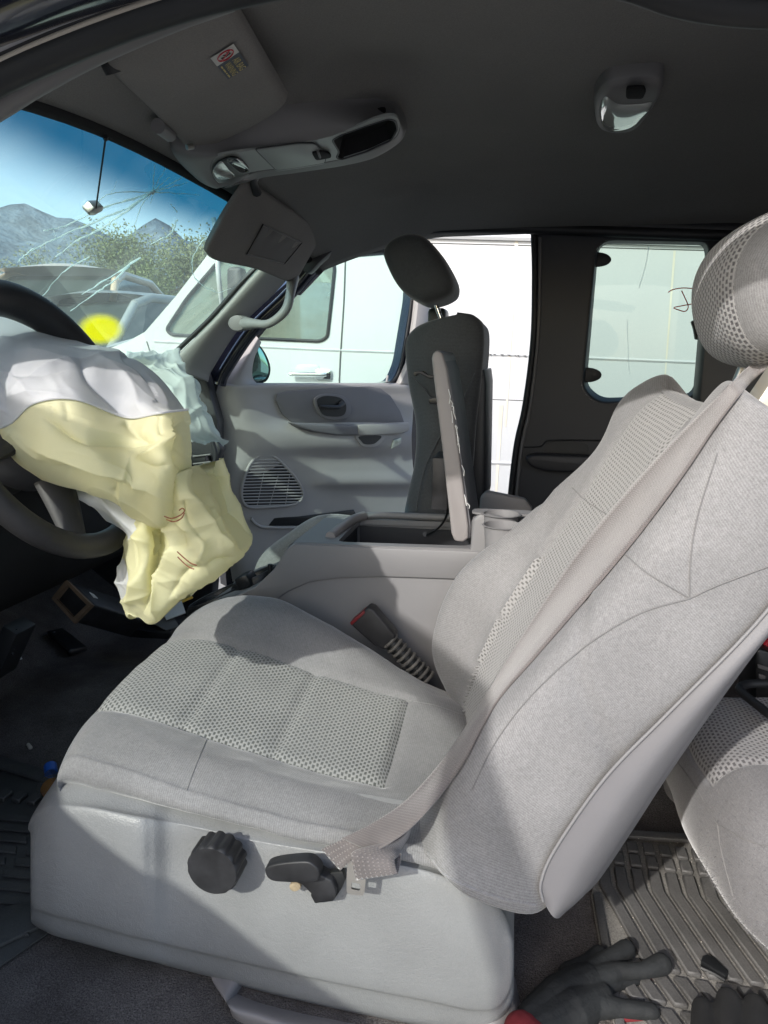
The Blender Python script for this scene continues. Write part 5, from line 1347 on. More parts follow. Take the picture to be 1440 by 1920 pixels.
prism('lamp_switch', [Zp(x, y, .458-.022) for x, y in round_poly([(1174, 160), (1208, 158), (1212, 166), (1206, 179), (1174, 179)], 5)], (0, 0, -.006), M['matte_black'], dl, bevel=.002)
hk = thing('coat_hook', 'small dark coat hook on the ceiling edge above the rear window', 'coat hook', P(1266, 390, 2.26))
prism('hook_base', [P(x, y, 2.26) for x, y in round_poly([(1258, 378), (1272, 372), (1278, 378), (1276, 402), (1254, 404)], 5)], (0, .02, .0), M['trim_dark'], hk, bevel=.005)
tube('hook_hole', [P(1266, 397, 2.255), P(1266, 397, 2.262)], .005, M['black'], hk, 10)
# ================================================================== STEERING WHEEL, DASH
wh = thing('steering_wheel', 'worn dark leather steering wheel at the left edge, behind the airbag', 'steering wheel', P(98, 790, 1.0))
WC = P(98, 792, 1.0); tl = R(22); WT = Vector((-math.sin(tl), 0, math.cos(tl))); WL = Vector((0, 1, 0)); WN = Vector((math.cos(tl), 0, math.sin(tl)))
RW = .205
rim = [WC+(WT*math.cos(t)+WL*math.sin(t))*RW for t in [k*2*math.pi/72 for k in range(72)]]
tube('rim', rim, [.0195+.009*math.exp(-((((k*5+180) % 360)-180-10)/55)**2) for k in range(72)], M['leather'], wh, 16, True)
for a in (100, 258, 200):
    d = WT*math.cos(R(a))+WL*math.sin(R(a))
    tube('spoke', [WC+d*RW*.98, WC+d*RW*.6-WN*.012, WC+d*.04-WN*.03], [.014, .022, .03], M['leather'], wh, 12, smooth_n=12, flat=(1.2, .6))
hub = [[WC-WN*dz+(WT*(.085*s*math.cos(t))+WL*(.105*s*math.sin(t))) for t in [k*2*math.pi/40 for k in range(40)]] for s, dz in ((1.05, .07), (1.1, .04), (1.05, .0), (.9, -.012), (.4, -.018), (.02, -.018))]
vs, fs, uv = grid_geo(dense(hub, 24, 40, True), True); fs.append(tuple(range(40))); mesh('hub_cover', vs, fs, M['trim_dark'], wh)
tube('column', [WC-WN*.03, WC-WN*.5], [.075, .09], M['black'], wh, 20)
cov_ = [(10, 790), (28, 840), (60, 890), (110, 920), (145, 932)]
for k in range(16):
    t = R(150+k*4); a_ = WC+(WT*math.cos(t)+WL*math.sin(t))*(RW-.012)+WN*.014
    tube('stitch', [a_, a_+(WT*math.cos(t+.03)+WL*math.sin(t+.03))*.012+WN*.002], .0012, M['rubber'], wh, 5)
dash = thing('dashboard', 'dark dashboard mass below the windshield, behind the steering wheel', 'dashboard', Vector((-1.25, 1.5, -.2)))
dprof = [(-1.62, -.16), (-1.35, -.125), (-1.12, -.135), (-1.02, -.17), (-.99, -.23), (-1.02, -.33), (-1.00, -.45), (-1.06, -.56), (-1.3, -.60), (-1.62, -.55)]
rows = []
for Y in (.76, .80, 1.0, 1.3, 1.6, 1.9, 2.14, 2.17):
    sh = .02 if Y in (.76, 2.17) else 0
    bulge = -.10 if Y > 1.2 else .0
    rows.append([Vector((x+bulge*(1 if x > -1.3 else 0)-sh, Y, z)) for x, z in dprof])
surf('dash_body', rows, 40, 60, M['matte_black'], dash, closed=True, caps=True)
prism('dash_end', [P(x, y, 2.12) for x, y in round_poly([(300, 800), (408, 828), (415, 842), (402, 870), (380, 920), (300, 930)], 8)], (0, .05, 0), M['trim_dark'], dash, bevel=.01)
box('vent', P(372, 866, 2.10), (.07, .04, .05), M['black'], dash, bevel=.004)
for k in range(3): tube('vent_bar', [P(362, 856+k*14, 2.075), P(395, 852+k*14, 2.075)], .003, M['trim_grey'], dash, 6)
tube('glove_box_edge', [P(398, 826, 2.05), P(404, 860, 2.05), P(388, 900, 2.05)], .008, M['trim_dark'], dash, 8, smooth_n=12)
# dangling harness box on the hump
ob = thing('connector_box', 'open black box with brown rim hanging below the dashboard', 'box', P(150, 1140, 1.75))
fo = [P(x, y, 1.62) for x, y in [(96, 1122), (124, 1087), (172, 1134), (138, 1168)]]
fi = [P(x, y, 1.62) for x, y in [(104, 1122), (125, 1096), (162, 1134), (137, 1158)]]
vecb = P(240, 1160, 1.78)-P(136, 1128, 1.62)
vs = fo+fi+[p+vecb*.05 for p in fo]+[p+vecb*.8 for p in fi]
fs = []
for k in range(4):
    k2 = (k+1) % 4; fs += [(k, k2, 4+k2, 4+k), (k, k2, 8+k2, 8+k), (4+k, 4+k2, 12+k2, 12+k)]
mesh('brown_rim', vs[:16], fs, M['brown'], ob, smooth=False)
prism('box_body', [p+vecb*.06 for p in fo], vecb*.95, M['black_dusty'], ob, bevel=.008, seg=3)
prism('white_tag', [P(x, y, 1.618) for x, y in [(168, 1110), (176, 1114), (184, 1122), (176, 1120)]], (0, -.002, 0), M['paper'], ob, bevel=0)
# lower column shroud silhouettes
sh = thing('pedal_bracket', 'dark bracket and pedals in the shadow below the steering wheel', 'pedals', Vector((-1.3, 1.1, -.75)))
tube('pedal_arm', [Vector((-1.45, 1.15, -.5)), Vector((-1.38, 1.15, -.7)), Vector((-1.34, 1.15, -.80))], .012, M['black'], sh, 8, smooth_n=10)
box('brake_pad', (-1.33, 1.15, -.80), (.03, .10, .06), M['rubber'], sh, rot=Matrix.Rotation(R(35), 3, 'Y'), bevel=.006)
acc = box('accelerator_pad', P(18, 1215, 1.35), (.04, .07, .14), M['rubber'], sh, rot=Matrix.Rotation(R(30), 3, 'Y'), bevel=.006)
ORG[acc.name] = ORG[sh.name]
for k in range(6): tube('rib', [P(2, 1185+k*9, 1.33), P(34-k*2, 1180+k*9, 1.33)], .003, M['trim_dark'], acc, 6)
# ================================================================== AIRBAGS
def to_px(p):
    d = p.dot(FW); return 720+FPX*p.dot(RT)/d, 960-FPX*p.dot(UP)/d
def folds(lines, extra):
    """creases along given lines (pixel polylines of the photograph mapped onto the cloth): (line, height m, width px)"""
    L = []
    for ln, h, w_ in lines:
        c = [(v.x, v.y) for v in catmull([Vector((x, y, 0)) for x, y in ln], 5*len(ln))]
        h *= .85; w_ *= 1.35
        L.append((c, h, w_, min(x for x, y in c)-4*w_, max(x for x, y in c)+4*w_, min(y for x, y in c)-4*w_, max(y for x, y in c)+4*w_))
    def fn(p, u, v):
        x, y = to_px(p); o = extra(p, u, v)
        for c, h, w_, x0, x1, y0, y1 in L:
            if not (x0 < x < x1 and y0 < y < y1): continue
            best = 1e9; tb = 0; n_ = len(c)
            for k in range(n_-1):
                ax, ay = c[k]; bx_, by = c[k+1]; dx, dy = bx_-ax, by-ay
                t = max(0, min(1, ((x-ax)*dx+(y-ay)*dy)/(dx*dx+dy*dy+1e-9)))
                d2 = (x-ax-t*dx)**2+(y-ay-t*dy)**2
                if d2 < best: best = d2; tb = (k+t)/(n_-1)
            d = math.sqrt(best)/w_
            o += h*math.exp(-d)*(1-d*.12)*min(1, 5*min(tb, 1-tb)+.25)
        return o
    return fn
def creases(amp, freq, ang, seed, stretch=.22, fade=0):
    """taut-cloth folds: long sharp ridges along a direction (degrees in the XZ plane), flat between"""
    ca, sa = math.cos(R(ang)), math.sin(R(ang))
    def fn(p, u, v):
        k_ = 1.0
        if fade == 1: k_ = min(1, (1-u)/.14)
        if fade == 2: k_ = min(1, u/.14)
        warp = noise.noise(Vector((p.x*5, p.z*5, p.y*5+seed)))*.035
        al = p.x*ca+p.z*sa; ac = -p.x*sa+p.z*ca+p.y*.4+warp
        n1 = 1-abs(noise.noise(Vector((al*freq*stretch, ac*freq, seed))))*2.2
        n2 = 1-abs(noise.noise(Vector((al*freq*.9+3, ac*freq*.35+al*4, seed+5))))*2.6
        n3 = 1-abs(noise.noise(Vector((al*freq*.7, ac*freq*2.3, seed+9))))*3.0
        n4 = noise.noise(Vector((al*freq*2.2, ac*freq*3.1, seed+13)))
        return k_*amp*(max(0, n1)**2.5+.8*max(0, n2)**4+.34*max(0, n3)**3+.10*n4)
    return fn
ab = thing('driver_airbag', 'deployed driver airbag, white above and yellow below, hanging from the steering wheel', 'airbag', P(150, 850, 1.0))
rowsA = [
 [(-110, 640, 1.16), (-40, 596, 1.18), (20, 600, 1.16), (80, 616, 1.14), (165, 646, 1.13), (228, 658, 1.14), (290, 700, 1.15), (335, 752, 1.16)],
 [(-110, 680, 1.0), (-50, 640, 1.03), (10, 640, 1.01), (80, 655, 1.0), (160, 682, 1.0), (232, 694, 1.02), (302, 730, 1.05), (352, 776, 1.10)],
 [(-110, 740, .92), (-50, 720, .92), (10, 712, .90), (70, 708, .90), (140, 712, .92), (222, 735, .97), (292, 756, .975), (358, 786, 1.04)],
 [(-110, 820, .90), (-50, 812, .90), (14, 797, .885), (62, 756, .875), (140, 748, .89), (236, 782, .955), (300, 774, .93), (352, 768, 1.0)]]
rowsB = [rowsA[-1],
 [(-100, 860, .93), (-30, 835, .91), (24, 812, .885), (78, 800, .86), (150, 800, .87), (240, 822, .92), (305, 822, .905), (360, 822, 1.0)],
 [(-60, 900, .95), (10, 860, .91), (52, 850, .885), (105, 846, .86), (175, 852, .86), (244, 872, .90), (312, 872, .895), (363, 880, 1.0)],
 [(0, 905, .97), (50, 880, .93), (98, 886, .90), (152, 892, .88), (204, 906, .885), (252, 918, .90), (306, 926, .905), (358, 925, 1.0)],
 [(30, 920, 1.0), (80, 900, .98), (128, 914, .95), (180, 930, .93), (214, 942, .935), (256, 968, .94), (300, 982, .93), (350, 968, .985)],
 [(60, 900, 1.06), (100, 890, 1.06), (140, 895, 1.05), (190, 905, 1.04), (216, 925, 1.03), (256, 975, .99), (300, 992, .975), (348, 976, 1.02)]]
surf('white_panel', [[P(*p) for p in r_] for r_ in rowsA], 120, 150, M['bag_white'], ab, disp=folds([([(148, 677), (162, 704), (200, 742), (238, 783)], -.014, 9), ([(30, 660), (90, 668), (150, 690), (200, 690)], .008, 12), ([(5, 700), (60, 705), (130, 695)], -.007, 9), ([(225, 700), (250, 730), (262, 770)], .007, 8), ([(265, 690), (300, 735), (318, 770)], -.006, 8), ([(20, 745), (60, 735), (120, 742)], .006, 8), ([(180, 675), (230, 690), (290, 720)], .006, 10), ([(-30, 690), (0, 720), (15, 770)], -.008, 10)], creases(.007, 8.5, -35, 1.5, fade=1)))
surf('yellow_panel', [[P(*p) for p in r_] for r_ in rowsB], 150, 150, M['bag_yellow'], ab, disp=folds([([(80, 783), (133, 820), (207, 830), (293, 830)], -.016, 9), ([(260, 860), (300, 837), (347, 787)], .014, 8), ([(66, 833), (133, 857), (207, 887), (247, 903), (277, 917)], .020, 11), ([(100, 872), (160, 893), (207, 905), (250, 912)], -.018, 8), ([(235, 785), (250, 810), (270, 830)], -.012, 7), ([(18, 800), (50, 834), (90, 860)], .010, 9), ([(120, 752), (126, 775), (124, 790)], -.005, 5), ([(95, 755), (100, 775)], -.004, 5), ([(300, 775), (296, 795), (305, 820)], -.007, 6), ([(320, 860), (345, 880), (358, 905)], .008, 8), ([(265, 865), (290, 875), (318, 872)], -.008, 6), ([(200, 890), (215, 915), (212, 930)], -.010, 7), ([(345, 800), (352, 850), (355, 900)], .006, 8), ([(150, 800), (200, 812), (250, 818)], .005, 8)], creases(.005, 12, -30, 1.5, fade=2)))
tube('seam', [P(x, y, Y-.003) for x, y, Y in rowsA[-1]], .0018, M['bag_white'], ab, 6, smooth_n=60)
rowsT = [
 [(246, 905, 1.02), (275, 900, .97), (308, 893, .93), (345, 884, .95), (372, 872, 1.0), (398, 890, 1.06)],
 [(244, 955, 1.04), (272, 945, .97), (312, 940, .95), (350, 935, .93), (398, 922, 1.02), (424, 940, 1.07)],
 [(240, 1010, 1.05), (264, 1000, .955), (304, 996, 1.00), (345, 992, .94), (408, 985, .985), (446, 995, 1.05)],
 [(230, 1060, 1.05), (256, 1050, .95), (300, 1058, .985), (345, 1060, .945), (412, 1046, .965), (458, 1032, 1.03)],
 [(230, 1098, 1.05), (258, 1095, .955), (294, 1108, .965), (335, 1108, .96), (388, 1086, .975), (442, 1054, 1.02)],
 [(244, 1136, 1.03), (262, 1138, .97), (286, 1146, .965), (312, 1132, .97), (346, 1114, .985), (388, 1088, 1.01)],
 [(250, 1150, 1.0), (262, 1156, .985), (280, 1167, .98), (297, 1158, .985), (312, 1138, .99), (332, 1122, 1.0)]]
ctrlT = []
for r_ in rowsT:
    f_ = [P(*p) for p in r_]; b_ = [Vector((p.x, p.y*.2+1.13*.8, p.z)) for p in f_[::-1]]
    b_ = [p.lerp(sum(f_, Vector())/6+Vector((0, .08, 0)), .15) for p in b_]
    ctrlT.append(f_+b_)
surf('hanging_tail', ctrlT, 170, 260, M['bag_yellow'], ab, closed=True, caps=True, disp=folds([([(262, 985), (267, 1040), (262, 1085), (250, 1150)], .022, 9), ([(258, 975), (258, 1030), (262, 1085)], -.014, 7), ([(300, 940), (328, 990), (333, 1036), (300, 1112), (288, 1160)], .026, 9), ([(325, 960), (340, 1000), (345, 1030)], -.022, 8), ([(310, 970), (345, 985), (378, 1020), (362, 1066)], .014, 9), ([(345, 935), (352, 975), (380, 1015)], -.020, 8), ([(352, 925), (390, 985), (440, 1044)], .020, 10), ([(398, 905), (430, 960), (455, 1030)], .012, 9), ([(440, 1044), (410, 1050), (385, 1060)], -.012, 7), ([(318, 1120), (345, 1075), (375, 1060)], -.014, 8), ([(275, 1010), (290, 1020), (320, 1042)], .008, 7), ([(395, 930), (405, 980), (412, 1010)], -.010, 7), ([(270, 1150), (285, 1100), (300, 1050)], -.012, 8)], creases(.005, 14, -66, 4.2)))
flap = [[(112, 916, 1.0), (150, 922, 1.0), (200, 932, .99), (262, 950, .99)], [(140, 932, .985), (180, 940, .985), (222, 962, .98), (262, 985, .98)], [(175, 950, .99), (205, 965, .99), (235, 990, .985), (256, 1008, .985)], [(200, 975, 1.02), (220, 985, 1.02), (240, 1005, 1.01), (245, 1030, 1.0)]]
surf('white_flap', [[P(*p) for p in r_] for r_ in flap], 40, 50, M['bag_white'], ab, disp=creases(.006, 16, -40, 9))
side_l = [[(262, 1005, .985), (246, 1020, 1.0), (232, 1050, 1.02)], [(255, 1040, .958), (238, 1060, .98), (222, 1085, 1.0)], [(252, 1080, .952), (235, 1095, .98), (224, 1105, 1.0)], [(262, 1110, .955), (245, 1120, .98), (236, 1128, 1.0)]]
surf('tail_lining', [[P(*p) for p in r_] for r_ in side_l], 40, 40, M['bag_white'], ab, disp=creases(.006, 16, -70, 12))
for k, c in enumerate([[(308, 968), (322, 972), (338, 966), (346, 958), (342, 953), (336, 957)], [(312, 974), (326, 978), (340, 972), (346, 962)], [(332, 1034), (345, 1046), (358, 1056), (369, 1060)], [(333, 1044), (345, 1056), (356, 1064), (364, 1067)]]):
    tube('stitching', [P(x, y, .905) for x, y in c], .0009, M['thread'], ab, 5, smooth_n=24)
pab = thing('passenger_airbag', 'crumpled pale white passenger airbag lying on the dashboard', 'airbag', P(330, 760, 1.9))
rowsP = [
 [(225, 668, 2.0), (262, 660, 2.02), (300, 666, 2.02), (332, 664, 2.0), (346, 690, 1.98)],
 [(235, 690, 1.86), (272, 682, 1.85), (310, 690, 1.84), (345, 700, 1.84), (378, 716, 1.9)],
 [(262, 722, 1.76), (300, 722, 1.74), (335, 728, 1.75), (365, 735, 1.78), (390, 752, 1.86)],
 [(300, 770, 1.72), (335, 765, 1.70), (362, 768, 1.72), (382, 775, 1.75), (402, 790, 1.84)],
 [(330, 820, 1.74), (355, 812, 1.71), (378, 812, 1.72), (400, 815, 1.75), (420, 822, 1.82)],
 [(335, 835, 1.85), (355, 828, 1.82), (376, 826, 1.82), (400, 826, 1.83), (416, 828, 1.86)]]
surf('bag_cloth', [[P(*p) for p in r_] for r_ in rowsP], 100, 90, M['bag_pale'], pab, disp=creases(.012, 13, -50, 21, .4))
# ================================================================== FLOOR: MATS, LITTER, GLOVES
def floor_poly(name, pts, z0, h, mat, parent, bevel=.0015, **k):
    ps_ = [Zp(x, y, z0) for x, y in pts]
    return prism(name, [Vector((p.x, p.y, z0)) for p in ps_], (0, 0, h), mat, parent, bevel=bevel, **k)
rm = thing('floor_mat', 'grey ribbed rubber floor mat in the rear footwell', 'floor mat', Vector((.3, 1.05, FLOOR)), 'rubber floor mats')
z0 = FLOOR+.004
prism('mat_base', [Vector((x, y, z0)) for x, y in ((.150, 1.12), (.165, 1.20), (.20, 1.30), (.42, 1.325), (.75, 1.33), (.75, .55), (.17, .55), (.158, .9))], (0, 0, .004), M['mat_dust'], rm, bevel=.001)
mz = z0+.004
prism('border', [Vector((x, y, mz)) for x, y in ((.19, 1.283), (.20, 1.303), (.42, 1.325), (.72, 1.33), (.72, 1.305), (.42, 1.303))], (0, 0, .010), M['mat'], rm, bevel=.003)
prism('border', [Vector((x, y, mz)) for x, y in ((.152, 1.12), (.165, 1.12), (.178, .75), (.165, .75))], (0, 0, .008), M['mat'], rm, bevel=.002)
# two rows of short blocks and long bent ribs, straight in floor coordinates
sp_c = .0295
for i in range(-1, 14):
    x0 = .198+i*sp_c
    for (ya, yb, sh_) in ((1.274, 1.243, 0), (1.236, 1.205, -.001)):
        if x0 > .165:
            prism('mat_rib', [Vector((x0, yb, mz)), Vector((x0+.0195, yb, mz)), Vector((x0+.0195, ya, mz)), Vector((x0, ya, mz))], (0, 0, .0095), M['mat'], rm, bevel=.002, seg=1)
for i in range(-2, 14):
    x0 = .196+i*sp_c; w_ = .0205
    yb = 1.196; ym = 1.145; ye = .975
    if x0 < .165: continue
    pts = [(x0, yb), (x0+w_, yb), (x0+w_, ym), (x0+w_+.052, ye), (x0+.052, ye), (x0, ym)]
    prism('mat_rib', [Vector((x, y, mz)) for x, y in pts], (0, 0, .0095), M['mat'], rm, bevel=.002, seg=1)
for i in range(-3, 12):
    x0 = .225+i*sp_c
    for (ya, yb) in ((.965, .915), (.905, .86), (.85, .80)):
        off_ = (.965-ya)*.45
        if x0+off_ > .165: prism('mat_rib', [Vector((x0+off_, ya, mz)), Vector((x0+off_+.02, ya, mz)), Vector((x0+off_+.02+.022, yb, mz)), Vector((x0+off_+.022, yb, mz))], (0, 0, .0095), M['mat'], rm, bevel=.002, seg=1)
sd_v, sd_f = [], []
for k in range(420):
    x = rnd.uniform(.17, .6); y = rnd.uniform(.8, 1.3); r_ = rnd.uniform(.0004, .0012); z = mz+.0008+(.006 if rnd.random() < .4 else 0); o_ = len(sd_v)
    sd_v += [Vector((x-r_, y, z)), Vector((x, y-r_, z)), Vector((x+r_, y, z)), Vector((x, y+r_*rnd.uniform(.6, 2), z)), Vector((x, y, z+r_))]
    sd_f += [(o_, o_+1, o_+4), (o_+1, o_+2, o_+4), (o_+2, o_+3, o_+4), (o_+3, o_, o_+4)]
gt = mesh('grit', sd_v, sd_f, M['cream'], smooth=False, kind='stuff'); tag(gt, 'pale grit and crumbs scattered over the rear rubber mat', 'grit')
fm = thing('floor_mat', 'dark ribbed rubber floor mat in the driver footwell, at the left edge', 'floor mat', Vector((-1.0, 1.05, FLOOR)), 'rubber floor mats')
prism('mat_base', [Vector((x, y, z0)) for x, y in ((-.70, .93), (-.75, 1.16), (-.85, 1.24), (-1.3, 1.34), (-1.3, .70), (-.80, .70))], (0, 0, .004), M['mat_dark'], fm, bevel=.001)
prism('border', [Vector((x, y, mz)) for x, y in ((-.705, .92), (-.73, .96), (-.98, .80), (-.98, .72), (-.86, .72))], (0, 0, .008), M['mat_dark'], fm, bevel=.003)
prism('border', [Vector((x, y, mz)) for x, y in ((-.84, 1.225), (-.87, 1.243), (-1.3, 1.335), (-1.3, 1.30), (-.86, 1.205))], (0, 0, .010), M['mat_dark'], fm, bevel=.003)
for i in range(12):
    x0 = -.85-i*.036
    prism('mat_rib', [Vector((x0, 1.195+.00*i, mz)), Vector((x0+.024, 1.19, mz)), Vector((x0+.024, 1.16, mz)), Vector((x0, 1.165, mz))], (0, 0, .011), M['mat_dark'], fm, bevel=.002, seg=1)
for i in range(16):
    # slanted ribs run towards lower left of the picture
    a = Vector((-.755-.0*i, 1.14-.030*i, mz)); d = Vector((-.30, -.02, 0)); w_ = Vector((0, -.018, 0)); s_ = Vector((.0, 0, 0))
    if a.y < .86: a = a+Vector((-.05-(.86-a.y)*.9, 0, 0))
    for q in (0, 1):
        b0 = a+d*(.02+.52*q); b1 = a+d*(.48+.52*q)
        prism('mat_rib', [b0, b1, b1+w_+Vector((.012, 0, 0)), b0+w_+Vector((.012, 0, 0))], (0, 0, .006), M['mat_dark'], fm, bevel=.002, seg=1)
# remote control
rc = thing('remote_control', 'black remote control with grey buttons lying on the carpet', 'remote control', Zp(128, 1210, FLOOR))
def rc_p(u, v, h): # corners on the floor
    q = [(88, 1192), (118, 1186), (165, 1222), (132, 1230)]
    x = (q[0][0]*(1-u)+q[1][0]*u)*(1-v)+(q[3][0]*(1-u)+q[2][0]*u)*v; y = (q[0][1]*(1-u)+q[1][1]*u)*(1-v)+(q[3][1]*(1-u)+q[2][1]*u)*v
    p = FP(x, y, .012); return p+Vector((0, 0, h))
prism('remote_body', [rc_p(*q, 0) for q in ((0, 0), (1, 0), (1, 1), (0, 1))], (0, 0, .018), M['black'], rc, bevel=.006, seg=3)
for i in range(3):
    for j in range(5):
        u, v = .2+.24*i, .14+.14*j
        prism('button', [rc_p(u+du, v+dv_, .018) for du, dv_ in ((0, 0), (.13, 0), (.13, .07), (0, .07))], (0, 0, .003), M['button_grey'], rc, bevel=.0008, seg=1)
bt = thing('drink_bottle', 'small bottle with blue cap and amber drink lying beside the seat front', 'bottle', Zp(95, 1475, FLOOR))
ax0, ax1 = Zp(98, 1478, FLOOR+.035), Zp(97, 1438, FLOOR+.035)
bc = P(95, 1470, 1.22)
bcz = Zp(96, 1476, FLOOR+.03)
tube('bottle_body', [bcz+Vector((.03, -.02, 0)), bcz, bcz+Vector((-.008, .01, .004)), bcz+Vector((-.02, .03, .012))], [.03, .03, .024, .012], M['bottle'], bt, 18, smooth_n=14)
tube('drink', [bcz+Vector((.028, -.018, -.004)), bcz+Vector((-.004, .004, -.004))], [.025, .022], M['amber'], bt, 16)
tube('cap', [bcz+Vector((-.02, .03, .012)), bcz+Vector((-.034, .047, .018))], .0135, M['bluecap'], bt, 16)
pc_ = prism('paper_scrap', [FP(x, y, .006) for x, y in [(20, 1232), (38, 1228), (42, 1236), (24, 1241)]], (0, 0, .001), M['paper'], None, bevel=0); tag(pc_, 'small white paper scrap beside the pedal at the left edge', 'paper')
cr = mesh('crumb', *blob_geo([([Zp(53, 1396, FLOOR+.006), Zp(57, 1402, FLOOR+.006)], [.004, .005])]), M['cream']); tag(cr, 'pale crumb on the dark carpet at the left', 'crumb')
# litter on the tunnel ahead of the console
for nm, pts, z, m_, lb in (('yellow_paper', [(318, 1128), (352, 1112), (362, 1118), (330, 1134)], -.78, M['paper_y'], 'yellow paper sheet tucked ahead of the cup tray'),
                           ('white_paper', [(300, 1140), (338, 1124), (348, 1146), (312, 1162)], -.785, M['paper'], 'crumpled white paper ahead of the cup tray'),
                           ('grey_folder', [(268, 1160), (318, 1150), (336, 1172), (312, 1182)], -.80, M['trim_grey'], 'grey card lying behind the airbag tip on the floor hump')):
    o_ = prism(nm, [Vector((q.x, q.y, z+.01*math.sin(k*2))) for k, q in enumerate([Zp(x, y, z) for x, y in pts])], (0, 0, .004), m_, None, bevel=.001); tag(o_, lb, 'paper')
cb = thing('floor_tray', 'black low tray with a green printed label on the floor hump', 'tray', Zp(300, 1185, -.84))
floor_poly('tray_base', [(250, 1172), (330, 1180), (322, 1200), (240, 1196)], -.85, .03, M['black'], cb, bevel=.006)
floor_poly('tray_label', [(256, 1170), (298, 1178), (290, 1186), (250, 1180)], -.818, .001, M['trim_dark'], cb, bevel=0)
# gloves
def remeshed(name, parts, mat, parent, vox=.0022, sm=4, extra=None):
    vs, fs = blob_geo(parts)
    o = mesh(name, vs, fs, mat, parent)
    r_ = o.modifiers.new('remesh', 'REMESH'); r_.mode = 'VOXEL'; r_.voxel_size = vox; r_.use_smooth_shade = True
    s_ = o.modifiers.new('smooth', 'SMOOTH'); s_.factor = .5; s_.iterations = sm
    return o
def G(px, py, h): return Zp(px, py, FLOOR+h)
gl = thing('work_glove', 'dark grey coated work glove with red knit lining on the rear mat', 'glove', Zp(1100, 1860, FLOOR), 'gloves on the rear floor')
remeshed('glove_body', [
 ([G(1000, 1908, .022), G(1050, 1870, .026), G(1098, 1842, .028)], [.024, .030, .026]),
 ([G(1012, 1925, .02), G(1075, 1895, .024), G(1125, 1868, .024)], [.026, .032, .020]),
 ([G(1070, 1830, .026), G(1100, 1808, .028), G(1122, 1788, .024)], [.020, .0135, .0125]),
 ([G(1100, 1826, .028), G(1140, 1800, .032), G(1174, 1780, .032)], [.018, .0135, .0145]),
 ([G(1118, 1836, .030), G(1160, 1820, .034), G(1205, 1820, .034), G(1240, 1808, .034)], [.019, .0125, .0115, .0160]),
 ([G(1110, 1852, .026), G(1160, 1842, .018), G(1192, 1836, .014)], [.018, .011, .009]),
 ([G(1110, 1884, .024), G(1165, 1890, .022), G(1222, 1897, .020)], [.020, .0125, .0115])], M['glove'], gl)
for pr in (([G(1196, 1836, .010), G(1218, 1829, .010)], [.008, .006]), ([G(1165, 1903, .012), G(1205, 1907, .008)], [.010, .006])):
    remeshed('red_lining', [pr], M['red_knit'], gl, .003, 2)
remeshed('knit_cuff', [([G(980, 1936, .02), G(998, 1955, .02)], [.027, .027])], M['red_knit'], gl, .003, 2)
g2 = thing('work_glove', 'black fabric glove, fingertips up, at the bottom right corner', 'glove', Zp(1370, 1900, FLOOR), 'gloves on the rear floor')
remeshed('glove_body', [
 ([G(1318, 1892, .03), G(1322, 1930, .03), G(1335, 1990, .03)], [.0155, .019, .022]),
 ([G(1366, 1876, .04), G(1366, 1920, .036), G(1372, 1990, .03)], [.017, .020, .024]),
 ([G(1416, 1886, .04), G(1412, 1930, .036), G(1408, 1990, .03)], [.016, .019, .024]),
 ([G(1452, 1900, .03), G(1446, 1940, .03), G(1436, 1990, .03)], [.014, .018, .022]),
 ([G(1340, 1990, .03), G(1400, 2010, .03), G(1440, 1990, .03)], [.03, .036, .03])], M['glove_black'], g2, .003, 3)
wd = thing('plastic_wedge', 'small black plastic wedge lying on the ribbed mat', 'wedge', Zp(1340, 1820, FLOOR))
prism('wedge_body', [G(x, y, .014) for x, y in [(1313, 1812), (1316, 1802), (1326, 1799), (1340, 1806), (1364, 1830), (1364, 1837), (1358, 1839)]], (0, 0, .010), M['black'], wd, bevel=.0012)
tube('wedge_lip', [G(1314, 1814, .018), G(1340, 1826, .018), G(1360, 1838, .018)], .003, M['black'], wd, 6)
# ================================================================== REAR BENCH AND WHAT LIES BEHIND
rs = thing('rear_bench', 'grey cloth rear bench cushion with dotted weave, right edge behind the driver seat', 'rear seat', (.55, 1.2, FLOOR))
xs_ = [(.335, -.80), (.292, -.765), (.278, -.70), (.285, -.635), (.325, -.588), (.40, -.575), (.55, -.565), (.75, -.57), (.95, -.60)]
yy = [(.74, -.16, .40), (.775, -.07, .30), (.83, -.02, .14), (.92, -.004, .042), (1.03, .0, .012), (1.12, .0, 0), (1.22, .0, 0), (1.262, -.015, 0), (1.275, -.10, 0)]
ctrl = [[Vector((x+dx, y, z+dz*(1 if z > -.7 else .3))) for y, dz, dx in yy] for x, z in xs_]
NR, NC = 90, 130
g = dense(ctrl, NR, NC)
jB = int(4.15*(NC-1)/8); iB = int(3.3*(NR-1)/8)
for i in range(NR):
    for j in range(NC):
        d = 0
        if i >= iB: d += .006*math.exp(-((j-jB)/.9)**2)
        if j >= jB: d += .006*math.exp(-((i-iB)/.9)**2)
        g[i][j] = g[i][j]+Vector((.3*d, 0, -d+.003*noise.noise(g[i][j]*14)))
vs, fs, uv = grid_geo(g)
ins = [f for f in fs if f[0]//NC >= iB and f[0] % NC >= jB]; oth = [f for f in fs if not (f[0]//NC >= iB and f[0] % NC >= jB)]
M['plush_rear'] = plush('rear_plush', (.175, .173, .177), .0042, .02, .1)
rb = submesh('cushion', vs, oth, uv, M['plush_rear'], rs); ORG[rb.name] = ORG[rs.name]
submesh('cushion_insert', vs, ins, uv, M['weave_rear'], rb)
BENCH_BVH = BVHTree.FromPolygons([tuple(v) for v in vs], fs)
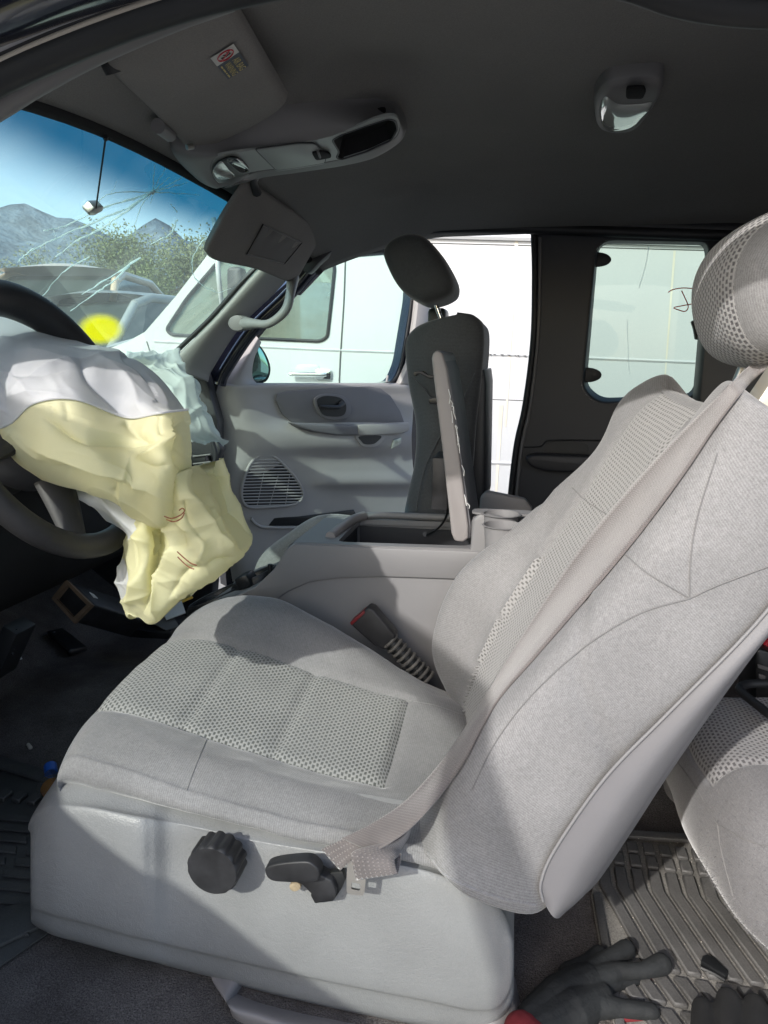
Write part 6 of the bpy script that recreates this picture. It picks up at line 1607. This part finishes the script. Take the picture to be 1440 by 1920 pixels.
for pts in ([(1345, 1545), (1353, 1600), (1374, 1680)], [(1268, 1425), (1300, 1470), (1345, 1545)], [(1345, 1545), (1400, 1575), (1460, 1592)]):
    q = lay_on(pts, bvh=BENCH_BVH)
    if len(q) > 3: tube('stitch_line', q, .0008, M['stitch'], rs, 5)
# short pile: fibres on the near border
fv, ff = [], []
for k in range(9000):
    i = rnd.randrange(2, 60); j = rnd.randrange(1, jB)
    p = g[i][j].lerp(g[i+1][min(j+1, NC-1)], rnd.random()); q = g[i][min(j+1, NC-1)]-g[i][j]; q2 = g[i+1][j]-g[i][j]
    n_ = q.cross(q2)
    if n_.length < 1e-9: continue
    n_.normalize()
    if n_.dot(p-Vector((.6, 1.2, -.8))) < 0: n_ = -n_
    n_ = (n_+Vector((rnd.uniform(-.6, .6), rnd.uniform(-.6, .6), rnd.uniform(-.6, .6)))).normalized()*rnd.uniform(.003, .0075)
    s_ = Vector((rnd.uniform(-1, 1), rnd.uniform(-1, 1), 0))*.0005; o_ = len(fv)
    fv += [p-s_, p+s_, p+n_]; ff.append((o_, o_+1, o_+2))
mesh('pile', fv, ff, M['plush_rear'], rb, smooth=False, kind='stuff')
sbx = thing('tool_case', 'black plastic tool case with red part, right edge behind the seat back', 'case', P(1450, 1260, 1.5))
prism('case_body', [P(x, y, 1.62) for x, y in [(1415, 1222), (1425, 1216), (1520, 1250), (1520, 1520), (1424, 1500), (1416, 1262)]], (0, .14, 0), M['black'], sbx, bevel=.006)
prism('case_ridge', [P(x, y, 1.616) for x, y in [(1420, 1244), (1500, 1270), (1500, 1277), (1420, 1251)]], (0, -.005, 0), M['trim_grey'], sbx, bevel=.001)
prism('case_latch', [P(x, y, 1.616) for x, y in [(1421, 1262), (1434, 1266), (1434, 1274), (1422, 1270)]], (0, -.005, 0), M['trim_grey'], sbx, bevel=.001)
prism('red_part', [P(x, y, 1.66) for x, y in [(1426, 1226), (1432, 1206), (1450, 1190), (1500, 1204), (1500, 1240)]], (0, .06, 0), M['red'], sbx, bevel=.008, seg=3)
wb_ = thing('metal_rod', 'bent black metal rod lying on the rear bench, right edge', 'rod', Zp(1400, 1290, -.56))
tube('rod', [Zp(x, y, z) for x, y, z in [(1510, 1274, -.555), (1440, 1281, -.553), (1402, 1283, -.553), (1387, 1290, -.552), (1396, 1303, -.552), (1440, 1338, -.55), (1510, 1396, -.55)]], .0075, M['rubber'], wb_, 10, smooth_n=40)
# ================================================================== DRIVER DOOR, swung open beyond the left edge of the picture
dd = thing('driver_door', 'navy driver door swung open at the left, outside the picture edge', 'car door', (-1.15, .70, -.5))
ang = R(-52); ux = Vector((math.cos(ang), math.sin(ang), 0)); hp = Vector((-1.36, .64, 0)); nx = Vector((-ux.y, ux.x, 0))
def DD(s, z): return hp+ux*s+Vector((0, 0, z))
wo = [(0, -.95), (1.40, -.95), (1.42, -.2), (1.40, .1), (1.26, .40), (.74, .44), (.40, .36), (.02, .0)]
wi = [(.10, -.17), (1.35, -.20), (1.35, .08), (1.23, .35), (.74, .395), (.44, .32)]
holed_panel('door_body', wo, [wi], DD, nx*.09, M['navy'], dd)
mesh('door_glass', [DD(s, z)+nx*.045 for s, z in [(.08, -.19), (1.37, -.22), (1.37, .09), (1.24, .37), (.74, .41), (.42, .33)]], [(0, 1, 2, 3, 4, 5)], M['driverglass'], dd, smooth=False)
